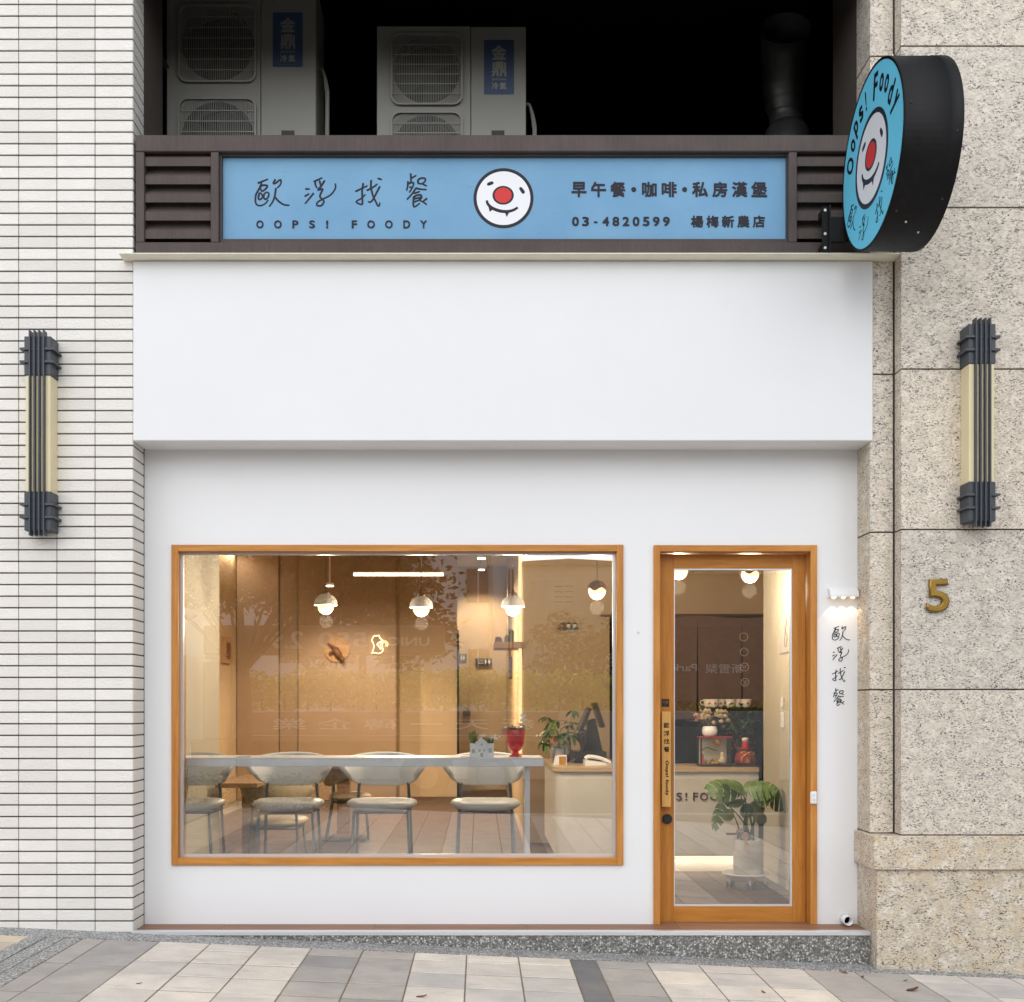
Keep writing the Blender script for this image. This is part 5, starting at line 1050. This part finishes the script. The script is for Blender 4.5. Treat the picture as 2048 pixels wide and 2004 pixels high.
mb = MB(); mb.disc((cmx, dz1_ - .045), .036, .036, .006, .008, front(DY + .122), 28, .88); mb.text('福', (cmx - .02, cmx + .02, dz1_ - .064, dz1_ - .026), front(DY + .116), .002, .02); mb.build('gold_relief', 'gold', dcs)
mb = MB(); rn = random.Random(8)
for _ in range(34): mb.ball((dcx0 + rn.uniform(.035, .17), DY + rn.uniform(.03, .09), dz0 + .022 + abs(rn.gauss(0, .016))), rn.uniform(.007, .014), 8, 6)
mb.build('gold_heap', 'gold', dcs)['kind'] = 'stuff'
mb = MB(); fgx = dcx0 + .185; mb.lathe([(.02, 0), (.026, .02), (.02, .05), (.010, .06), (.017, .075), (.013, .092), (1e-6, .098)], (fgx, DY + .06, dz0 + .02), 16); mb.build('figurine', 'petal_peach', dcs)
mb = MB(); mb.box(dcx0 + .014, dcx0 + .028, DY + .012, DY + .014, dz0 + .022, dz0 + .10); mb.build('red_tag', 'sign_red', dcs)
mb = MB(); mb.tube(smooth([(dcx0 + .03, DY + .09, dz0 + .13), (dcx0 + .07, DY + .09, dz0 + .15), (dcx0 + .11, DY + .09, dz0 + .135), (dcx0 + .15, DY + .09, dz0 + .125)]), .005, 6); mb.build('pine_branch', 'dark_leaf', dcs)
vz = dz1_
vx, vy = X(1419.5, DY + .06), DY + .06
fv = thing('flower_vase', 'fluted white bowl of peach and cream flowers on the display case', 'flowers', (vx, vy, vz))
mb = MB(); mb.lathe([(.040, 0), (.055, .015), (.060, .045), (.052, .080), (.047, .082), (.045, .075), (1e-6, .07)], (vx, vy, vz), 40, flute=.03, nf=20); mb.build('bowl', 'white_glaze', fv)
rn = random.Random(12)
for mt, nb in (('petal_peach', 15), ('petal_cream', 16), ('petal_pink', 5)):
    mb = MB()
    for _ in range(nb):
        a = rn.random() * 6.28; q = rn.random() ** .6; c = Vector((vx + .145 * q * math.cos(a), vy - .03 + .05 * q * math.sin(a), vz + .135 + .075 * rn.uniform(-.7, 1) * (1 - .4 * q)))
        for k2 in range(11):
            b = rn.random() * 6.28; e = rn.uniform(-.2, 1.2); leaf(mb, c, (math.cos(b) * math.cos(e), math.sin(b) * math.cos(e), math.sin(e)), (0, 0, 1), .034, .014, -.35, 3)
    mb.build('blossoms', mt, fv)['kind'] = 'stuff'
mb = MB()
for (dx, dz_) in ((-.20, .03), (-.19, .13), (.15, .15), (.19, .005), (.12, -.01), (-.02, .0), (-.10, .17)):
    tip = Vector((vx + dx, vy - .03, vz + .10 + dz_)); c = Vector((vx + dx * .25, vy, vz + .11))
    for k2 in range(16): t_ = k2 / 16; p = c.lerp(tip, t_); leaf(mb, p, (dx + rn.uniform(-.15, .15), -.1, rn.uniform(-.1, .25)), (0, 0, 1), .026 * (1.2 - t_), .004, .2, 2)
mb.build('plumes', 'petal_cream', fv)['kind'] = 'stuff'
mb = MB()
for k2 in range(26): a = rn.random() * 6.28; leaf(mb, (vx + .05 * math.cos(a), vy + .03 * math.sin(a), vz + .09), (math.cos(a), math.sin(a) * .5, rn.uniform(.1, 1.6)), (0, 0, 1), rn.uniform(.05, .10), .013, .3)
mb.build('foliage', 'green_leaf', fv)['kind'] = 'stuff'
gx_, gy_ = X(1495, DY), DY + .08
gb = thing('lucky_bag', 'dark red money-bag ornament with gold cord beside the display case', 'ornament', (gx_, gy_, KZ))
mb = MB(); mb.lathe([(.065, .012), (.082, .03), (.084, .07), (.070, .105), (.045, .122), (.058, .135), (.075, .15), (1e-6, .14)], (gx_, gy_, KZ), 32, flute=.03, nf=9); mb.build('bag', 'bag_red', gb)
mb = MB(); mb.box(gx_ - .10, gx_ + .10, gy_ - .09, gy_ + .08, KZ, KZ + .012, .003); mb.build('base', 'steel_dark', gb)
mb = MB(); mb.lathe([(.028, .145), (.030, .16), (.024, .195), (.024, .2), (1e-6, .2)], (gx_, gy_, KZ), 20); mb.build('cap', 'sign_red', gb)
mb = MB(); mb.lathe([(.0245, .1985), (.026, .22), (.022, .228), (1e-6, .23)], (gx_, gy_, KZ), 20); mb.build('cap_top', 'gourd_cream', gb)
gm = front(gy_ - .088)
for s_ in (-1, 1):
    mb = MB(); mb.tube(smooth([(gx_, KZ + .105, 0), (gx_ + s_ * .03, KZ + .122, 0), (gx_ + s_ * .055, KZ + .110, 0), (gx_ + s_ * .03, KZ + .095, 0), (gx_, KZ + .105, 0), (gx_ + s_ * .04, KZ + .08, 0), (gx_ + s_ * .052, KZ + .04, 0)]), .003, 6, xf=gm); mb.build('gold_cord', 'gold', gb)
mb = MB(); mb.text('財', (gx_ - .019, gx_ + .019, KZ + .03, KZ + .07), gm, .003, .02); mb.build('gold_character', 'gold', gb)
bp = thing('berry_spray', 'red berry branches with dark leaves in a tall clear vase', 'plant', (X(1484, DY + .3), DY + .3, KZ))
bc = (X(1484, DY + .3), DY + .3, KZ)
mb = MB(); mb.lathe([(.05, 0), (.055, .02), (.045, .12), (.06, .30), (.058, .30), (.043, .12), (.05, .02), (1e-6, .015)], bc, 24); mb.build('vase', 'clear_glass', bp)
mb = MB(); lv = MB(); br = MB(); rn = random.Random(21)
for k2 in range(9):
    tip = Vector(bc) + Vector((rn.uniform(-.16, .14), rn.uniform(-.1, .05), rn.uniform(.2, .52))); P = smooth([bc, tuple(Vector(bc).lerp(tip, .5) + Vector((0, 0, .05))), tip], 4); mb.tube([(p.x, p.y, p.z + .02) for p in P], .0025, 5)
    for _ in range(9): p = P[rn.randint(3, len(P) - 1)]; leaf(lv, p, (rn.uniform(-1, 1), rn.uniform(-1, 0), rn.uniform(-.4, .8)), (0, 0, 1), rn.uniform(.05, .085), .018, .3)
    for _ in range(5): p = P[rn.randint(2, len(P) - 1)]; br.ball((p.x + rn.gauss(0, .025), p.y - .03, min(p.z, KZ + .25) + rn.gauss(0, .03)), .008, 8, 6)
mb.build('branches', 'dark_wood', bp); lv.build('leaves', 'dark_leaf', bp)['kind'] = 'stuff'; br.build('berries', 'berry', bp)['kind'] = 'stuff'
# monstera in a concrete pot on a wheeled tray
MY = 8.32
mx = X(1496.5, MY)
dy_ = thing('plant_trolley', 'white round plant trolley on black castors inside the door', 'plant trolley', (mx, MY, FZ))
tz = FZ + .085
mb = MB(); mb.lathe([(.12, tz - .035), (.135, tz - .025), (.145, tz), (.168, tz + .012), (.168, tz + .02), (.160, tz + .02), (.140, tz + .006), (1e-6, tz + .004)], (mx - .02, MY, 0), 40); mb.build('tray', 'white_plastic', dy_)
for k2 in range(5):
    a = R(-90 + 72 * k2); c = (mx - .02 + .135 * math.cos(a), MY + .135 * math.sin(a)); mb = MB(); mb.box(c[0] - .008, c[0] + .008, c[1] - .01, c[1] + .01, FZ + .03, tz - .02); mb.build('fork', 'white_plastic', dy_)
    for s_ in (-1, 1): mb = MB(); mb.disc((c[1], FZ + .023), .023, .023, 0, .012, lambda u, v, d, c=c, s_=s_: (c[0] + s_ * (.009 + d), u, v), 18); mb.build('castor', 'rubber', dy_)
mo = thing('monstera_plant', 'split-leaf monstera in a concrete pot with a ribbon bow', 'plant', (mx, MY, tz + .006))
pz0, pz1_ = tz + .006, Z(1678, MY)
mb = MB(); mb.lathe([(.103, pz0), (.107, pz0 + .004), (.109, pz1_ - .006), (.106, pz1_), (.098, pz1_), (.097, pz1_ - .03), (1e-6, pz1_ - .03)], (mx, MY, 0), 40); mb.build('pot', 'concrete_pot', mo)
mb = MB(); mb.lathe([(.096, pz1_ - .025), (.05, pz1_ - .015), (1e-6, pz1_ - .018)], (mx, MY, 0), 24); mb.build('soil', 'soil', mo)
def monstera(base, d, nrm, L, W_, cuts=True):
    mb = MB(); d = Vector(d).normalized(); nrm = Vector(nrm); s_ = d.cross(nrm).normalized(); u_ = s_.cross(d)
    def pt(t_, v_): return Vector(base) + d * L * (t_ - .12) + s_ * v_ * W_ - u_ * (.22 * L * t_ * t_ + .35 * W_ * v_ * v_)
    nl = 5 if cuts else 10
    for sd in (-1, 1):
        for k2 in range(nl):
            a0, a1 = k2 / nl, (k2 + 1) / nl; gap = .13 if cuts else 0
            wd = lambda t_: math.sin(math.pi * (t_ * .86 + .12)) ** .75
            vs = []
            for q in range(5):
                f = q / 4; bend = .10 * f * f
                lo_, hi_ = a0 + gap * (a1 - a0) * f * (k2 > 0), a1 - gap * (a1 - a0) * f
                vs += [pt(lo_ + bend, sd * f * wd(a0 + .02)), pt(hi_ + bend, sd * f * wd(a1 - .02))]
            mb.add(vs, [(2 * q, 2 * q + 1, 2 * q + 3, 2 * q + 2) for q in range(4)], True)
    return mb
leaves = [((1478, 1571), (-.95, -.25, .05), (.15, -.62, .78), .26, .125, 'green_leaf'), ((1480, 1569), (-.45, -.55, .18), (.1, -.5, .86), .17, .11, 'green_leaf'), ((1494, 1572), (.85, -.3, .10), (-.15, -.55, .82), .22, .12, 'green_leaf'), ((1537, 1583), (.85, -.15, -.28), (.25, -.70, .65), .19, .12, 'dark_leaf'), ((1446, 1600), (-.45, -.1, -.85), (-.75, -.6, .25), .24, .065, 'green_leaf'), ((1512, 1590), (.75, -.45, .05), (0, -.75, .66), .13, .09, 'green_leaf'), ((1486, 1600), (-.85, -.3, -.05), (0, -.45, .9), .14, .05, 'green_leaf'), ((1508, 1606), (.25, -.3, -.75), (0, -.95, .3), .11, .07, 'young_leaf'), ((1463, 1622), (-.5, -.2, -.6), (0, -.95, .2), .085, .045, 'young_leaf'), ((1517, 1630), (.5, -.2, -.5), (0, -.9, .4), .08, .045, 'dark_leaf'), ((1496, 1610), (-.35, -.2, -.85), (-.4, -.85, .3), .10, .05, 'dark_leaf')]
for i, ((px, py), d, nr, L, w_, mt) in enumerate(leaves):
    Y = MY + (.02 - .03 * (i % 3)); b = (X(px, Y), Y, Z(py, Y)); monstera(b, d, nr, L, w_, i < 6).build('split_leaf' if i < 6 else 'leaf', mt, mo)
    root = (mx + .05 * math.sin(i * 2.1), MY + .03 * math.cos(i * 1.7), pz1_ - .02); mid = ((root[0] * .6 + b[0] * .4), (root[1] + b[1]) / 2, (root[2] + b[2]) / 2 + .01)
    mb = MB(); P = smooth([root, mid, b], 4); mb.tube(P, [.0065 - .0035 * q / (len(P) - 1) for q in range(len(P))], 7); mb.build('stalk', 'stem_green', mo)
bx, by, bz_ = X(1482, MY - .11), MY - .112, Z(1668, MY - .11)
for k2, (a, s_) in enumerate(((150, .045), (35, .045), (90, .035), (200, .035), (-20, .035))):
    mb = MB(); vs = []; n = 14
    for q in range(n):
        tt = 2 * math.pi * q / (n - 1); rr = s_ * math.sin(tt / 2); x, z = rr * math.cos(R(a) + .5 * math.cos(tt / 2) * 1.2), rr * math.sin(R(a) + .5 * math.cos(tt / 2) * 1.2)
        vs += [(bx + x * 1.2, by - .028 + .014 * math.cos(tt), bz_ + z - .012), (bx + x * 1.2, by - .028 + .014 * math.cos(tt) - .012, bz_ + z + .014)]
    mb.add(vs, [(2 * q, 2 * q + 1, 2 * q + 3, 2 * q + 2) for q in range(n - 1)], True); mb.build('bow_loop', 'bow_gold' if k2 % 2 == 0 else 'bow_brown', mo)
mb = MB(); vs = []
for q in range(8): tq = q / 7; vs += [(bx + .004 + .03 * tq, by - .012, bz_ - .13 * tq), (bx + .038 + .022 * tq, by - .010, bz_ - .125 * tq)]
mb.add(vs, [(2 * q, 2 * q + 1, 2 * q + 3, 2 * q + 2) for q in range(7)], True); mb.build('bow_tail', 'bow_gold', mo)
mb = MB(); mb.box(bx - .11, bx - .03, by - .015, by - .012, bz_ - .006, bz_ + .010); mb.build('bow_tail', 'bow_brown', mo)
# right inner wall pieces
mb = MB(); mb.box(2.192, 2.199, 8.10, 8.36, 1.79, 2.09); po = tag(mb.build('poster', 'poster_paper'), 'grey poster with a thin line drawing on the wall inside the door', 'poster')
mb = MB(); mb.tube(smooth([(2.191, 8.20, 2.05), (2.191, 8.17, 2.0), (2.191, 8.21, 1.95), (2.191, 8.15, 1.90), (2.191, 8.19, 1.83), (2.191, 8.23, 1.86), (2.191, 8.20, 1.95)]), .002, 5); mb.build('line_drawing', 'black_ink', po)
sw = MB(); sw.box(2.19, 2.199, 8.25, 8.33, 1.25, 1.36, .002); sw = tag(sw.build('light_switch', 'white_plastic'), 'white wall switches inside the door', 'switch')
for zz in (1.27, 1.305, 1.34): mb = MB(); mb.box(2.187, 2.1905, 8.265, 8.315, zz - .012, zz + .012, .001); mb.build('rocker', 'face_white', sw)
mb = MB(); mb.box(2.186, 2.199, 8.26, 8.31, 1.40, 1.47, .003); tag(mb.build('thermostat', 'white_plastic'), 'white control box above the wall switches inside the door', 'control box')
# ================================================================ across the street (seen mirrored in the glass)
mat('tree_leaf', (.04, .07, .014), .5, ov=.3, var=.35, vs=3); mat('hedge_leaf', (.42, .48, .04), .5, var=.4, vs=4); mat('low_hedge_leaf', (.022, .055, .014), .5, var=.4, vs=6)
mat('bark', (.09, .065, .045), .9, var=.3, vs=8, bmp=.4, bs=30); mat('truck_paint', (.16, .105, .075), .4, var=.08, vs=3); mat('truck_white', (.62, .62, .60), .35); mat('house_white', (.80, .80, .80), .8, var=.08, vs=.8); mat('siding', (.62, .57, .48), .75, var=.06, vs=1); mat('house_grey', (.72, .72, .73), .8, var=.08, vs=.7); mat('roof_dark', (.20, .19, .18), .8); mat('window_glass_far', (.05, .055, .06), .1); mat('concrete_wall', (.45, .44, .42), .85, var=.12, vs=2); mat('pole_grey', (.40, .41, .42), .45, metal=.4); mat('tyre', (.02, .02, .02), .8)
def leafy(mb, rn, c, rad, n, size):
    for _ in range(n):
        while True:
            v = Vector((rn.uniform(-1, 1), rn.uniform(-1, 1), rn.uniform(-1, 1)))
            if v.length < 1: break
        p = Vector(c) + Vector((v.x * rad[0], v.y * rad[1], v.z * rad[2])); d = Vector((rn.gauss(0, 1), rn.gauss(0, 1), rn.gauss(-.3, .7))).normalized(); s_ = d.orthogonal().normalized(); L = size * rn.uniform(.6, 1.2)
        mb.add([p, p + d * L * .5 + s_ * L * .25, p + d * L, p + d * L * .5 - s_ * L * .25], [(0, 1, 2, 3)])
def tree(label, x, y, h, crown_z, rad, nclump, nleaf, size, seed):
    rn = random.Random(seed); t = thing('street_tree', label, 'tree', (x, y, -.1), 'trees across the street'); mb = MB()
    mb.tube([(x, y, -.16), (x + .05, y, h * .35), (x - .05, y, h * .7)], [.14, .11, .06], 10); cr = MB(); cr.fix = False
    for i in range(nclump):
        a = rn.random() * 6.28; q = rn.random() ** .5; c = (x + rad[0] * q * math.cos(a), y + rad[1] * q * math.sin(a), crown_z + rad[2] * rn.uniform(-1, 1) * (1 - .5 * q))
        if i % (4 if seed != 4 else 13) == 0: mb.tube(smooth([(x, y, h * .45), ((x + c[0]) / 2, (y + c[1]) / 2, (h * .5 + c[2]) / 2 + .15), c], 3), [.028, .026, .023, .02, .016, .012, .008], 5)
        leafy(cr, rn, c, (rad[0] * .34, rad[1] * .34, rad[2] * .30), nleaf, size)
    mb.build('trunk', 'bark', t); cr.build('crown', 'tree_leaf', t)
tree('broad leafy tree over the left half of the window reflection', -3.7, -4.0, 4.2, 3.75, (3.0, 1.6, 1.05), 60, 230, .14, 1)
tree('tall bushy tree in the middle of the window reflection', -3.4, -19, 8.5, 5.0, (2.3, 2.0, 3.2), 40, 190, .28, 2)
tree('small round tree before the boarded house in the reflection', 3.2, -20, 4.4, 3.1, (1.6, 1.4, 1.2), 20, 90, .22, 3)
tree('tree whose leaves reflect at the top of the door', 4.4, -3.4, 4.8, 4.35, (2.2, 1.6, .9), 40, 190, .14, 4)
def hedge(name, label, x0, x1, y0, y1, z0, z1, mt, n, size, seed):
    rn = random.Random(seed); t = thing(name, label, 'hedge', ((x0 + x1) / 2, (y0 + y1) / 2, z0)); mb = MB(); k = int((x1 - x0) / ((z1 - z0) * .6)) + 1; mb.fix = False
    for i in range(k): leafy(mb, rn, (x0 + (x1 - x0) * (i + .5) / k, (y0 + y1) / 2, (z0 + z1) / 2 + rn.uniform(-.1, .12) * (z1 - z0)), ((x1 - x0) / k * .9, (y1 - y0) * .55, (z1 - z0) * .55), n, size)
    mb.build('foliage', mt, t); mb = MB()
    for i in range(k): mb.tube([(x0 + (x1 - x0) * (i + .5) / k, (y0 + y1) / 2, z0 - .02), (x0 + (x1 - x0) * (i + .5) / k, (y0 + y1) / 2, (z0 + z1) / 2)], .02, 6)
    mb.build('stems', 'bark', t)['kind'] = 'stuff'
hedge('low_hedge', 'dark low hedge along the pavement edge, reflected low in the window', -4.2, -1.75, -1.05, -.55, .10, .52, 'low_hedge_leaf', 260, .07, 5)
hedge('bright_hedge', 'yellow-green hedge on the far wall, reflected across the window', -7.0, 8.5, -11.6, -10.7, 1.3, 2.15, 'hedge_leaf', 420, .16, 6)
mb = MB(); mb.box(-9, 10, -11.7, -10.5, -.16, 1.30, .02); tag(mb.build('retaining_wall', 'concrete_wall'), 'long low concrete wall under the bright hedge across the road', 'wall')
def house(label, x0, x1, y1, h, mt, wins, roof=0, boards=False):
    t = thing('house', label, 'building', ((x0 + x1) / 2, y1 - 3, -.16), 'houses across the street'); mb = MB(); mb.box(x0, x1, y1 - 7, y1, -.16, h); mb.build('wall', mt, t)
    mb = MB(); mb.prism([(x0 - .3, h), (x1 + .3, h), (x1 + .3, h + .12), ((x0 + x1) / 2, h + .12 + roof), (x0 - .3, h + .12)], lambda x, z: (x, y1 + .35, z), lambda x, z: (x, y1 - 7.2, z)); mb.build('roof', 'roof_dark', t)
    for (a, b, c, d) in wins:
        mb = MB(); fr = .07; mb.box(a, a + fr, y1, y1 + .06, c, d); mb.box(b - fr, b, y1, y1 + .06, c, d); mb.box(a + fr, b - fr, y1, y1 + .06, c, c + fr); mb.box(a + fr, b - fr, y1, y1 + .06, d - fr, d); mb.box((a + b) / 2 - .03, (a + b) / 2 + .03, y1, y1 + .05, c + fr, d - fr); w = mb.build('window', 'truck_white', t)
        mb = MB(); mb.box(a + fr, b - fr, y1 + .005, y1 + .02, c + fr, d - fr); mb.build('pane', 'window_glass_far', w)
    if boards:
        mb = MB(); z = .1
        while z < h - .1: mb.box(x0, x1, y1, y1 + .025, z, z + .16); z += .2
        mb.build('weatherboards', mt, t)['kind'] = 'stuff'
house('beige weatherboarded house in the right of the window reflection', 1.65, 5.4, -31, 6.9, 'siding', ((2.85, 3.75, 5.3, 6.2), (2.8, 3.7, 4.0, 4.9), (2.85, 3.7, 2.4, 3.2)), .12, True)
house('tall white house in the middle of the window reflection', -1.75, 1.55, -29, 10.5, 'house_white', ((-.55, .45, 5.2, 6.6), (1.0, 1.35, 5.4, 6.6), (1.0, 1.35, 3.2, 4.3), (-.5, .4, 2.6, 3.6)))
house('grey block behind the trees in the window reflection', -24, -1.6, -36, 10.5, 'house_grey', tuple((x, x + 1.3, z, z + 1.3) for x in (-18, -15, -12, -8.8, -6.6, -4.4) for z in (3.2, 6.0)))
house('low brown house at the far right, mirrored in the door', 5.6, 14.5, -27, 6.1, 'truck_paint', ((7.2, 8.6, 2.2, 3.6), (10, 11.4, 2.2, 3.6)), .1)
lp = thing('street_lamp', 'curved grey street lamp reflected near the rightmost dome pendant', 'street lamp', (.3, -17, -.16))
mb = MB(); mb.tube(smooth([(.3, -17, -.16), (.3, -17, 4.8), (.1, -17, 5.5), (-.5, -17, 5.85), (-1.6, -17, 5.9)], 6), .075, 10); mb.build('pole', 'pole_grey', lp)
mb = MB(); mb.box(-2.2, -1.55, -17.12, -16.88, 5.82, 5.94, .03); mb.build('lamp_head', 'pole_grey', lp)
# crane truck parked on the road
TY = -5.0
tk = thing('crane_truck', 'parked flatbed crane truck reflected in the left of the window', 'truck', (-2.2, TY - 1.1, -.16))
mb = MB(); mb.box(-3.9, 1.3, TY - 2.1, TY, .82, .92, .01); mb.build('bed', 'truck_paint', tk)
for yb in (TY, TY - 2.1): mb = MB(); mb.box(-3.9, 1.3, yb - .03, yb + .03, .93, 1.30, .01); mb.build('side_board', 'truck_paint', tk)
mb = MB(); mb.box(-6.0, 1.2, TY - 1.5, TY - .6, .50, .82, .02); mb.build('chassis', 'black_metal', tk)
mb = MB(); mb.prism([(-6.9, .35), (-4.9, .35), (-4.9, 2.25), (-6.3, 2.25), (-6.75, 1.35)], lambda x, z: (x, TY - .05, z), lambda x, z: (x, TY - 2.05, z)); cab = mb.build('cab', 'truck_white', tk)
mb = MB(); mb.prism([(-6.55, 1.35), (-5.2, 1.35), (-5.2, 2.1), (-6.25, 2.1)], lambda x, z: (x, TY - .045, z), lambda x, z: (x, TY - .06, z)); mb.build('side_window', 'window_glass_far', cab)
for xw in (-6.0, -.9, .2):
    for yb in (TY - .02, TY - 1.85):
        mb = MB(); mb.disc((xw, .26), .42, .42, 0, .24, lambda u, v, d, yb=yb: (u, yb - d, v), 28); wh = mb.build('wheel', 'tyre', tk); mb = MB(); mb.disc((xw, .26), .22, .22, -.01, .02, lambda u, v, d, yb=yb: (u, yb - d, v), 20); mb.build('rim', 'roof_dark', wh)
mb = MB(); mb.box(-4.75, -4.25, TY - 1.3, TY - .8, .82, 2.2, .03); mb.build('crane_column', 'truck_paint', tk)
mb = MB(); mb.box(-4.7, -.6, TY - 1.0, TY - .62, 2.28, 2.78, .03); boom = mb.build('crane_boom', 'truck_paint', tk)
bmp_ = lambda u, v, d: (-u, TY - .62 + d, v)
for txt, a, b, c, d in (('UNIC', .85, 1.55, 2.43, 2.58), ('550', 1.9, 2.75, 2.40, 2.66), ('2.9t', 3.0, 3.75, 2.38, 2.68)):
    mb = MB(); mb.text(txt, (a, b, c, d), bmp_, .006, .02); mb.build('lettering', 'truck_white', boom)
mb = MB()
mb.text('新天一磚企業', (-.9, 3.4, 1.02, 1.20), lambda u, v, d: (-u, TY + .031 + d, v), .004, .01, 1.6); mb.build('board_lettering', 'truck_white', tk)

ps = thing('parking_sign', 'dark brown parking signboard with pale lettering, mirrored in the door glass', 'sign', (5.0, -10.3, 1.3))
mb = MB(); mb.box(3.5, 6.6, -10.42, -10.36, 1.5, 3.1, .01); mb.build('board', 'truck_paint', ps)
for xx in (3.7, 6.4): mb = MB(); mb.box(xx - .04, xx + .04, -10.48, -10.42, 1.28, 3.0); mb.build('post', 'pole_grey', ps)
for txt, a, b in (('Parking', -4.62, -3.75), ('新雪梨', -5.60, -4.80)):
    mb = MB(); mb.text(txt, (a, b, 2.10, 2.30), lambda u, v, d: (-u, -10.36 + d, v), .006, .012); mb.build('lettering', 'truck_white', ps)
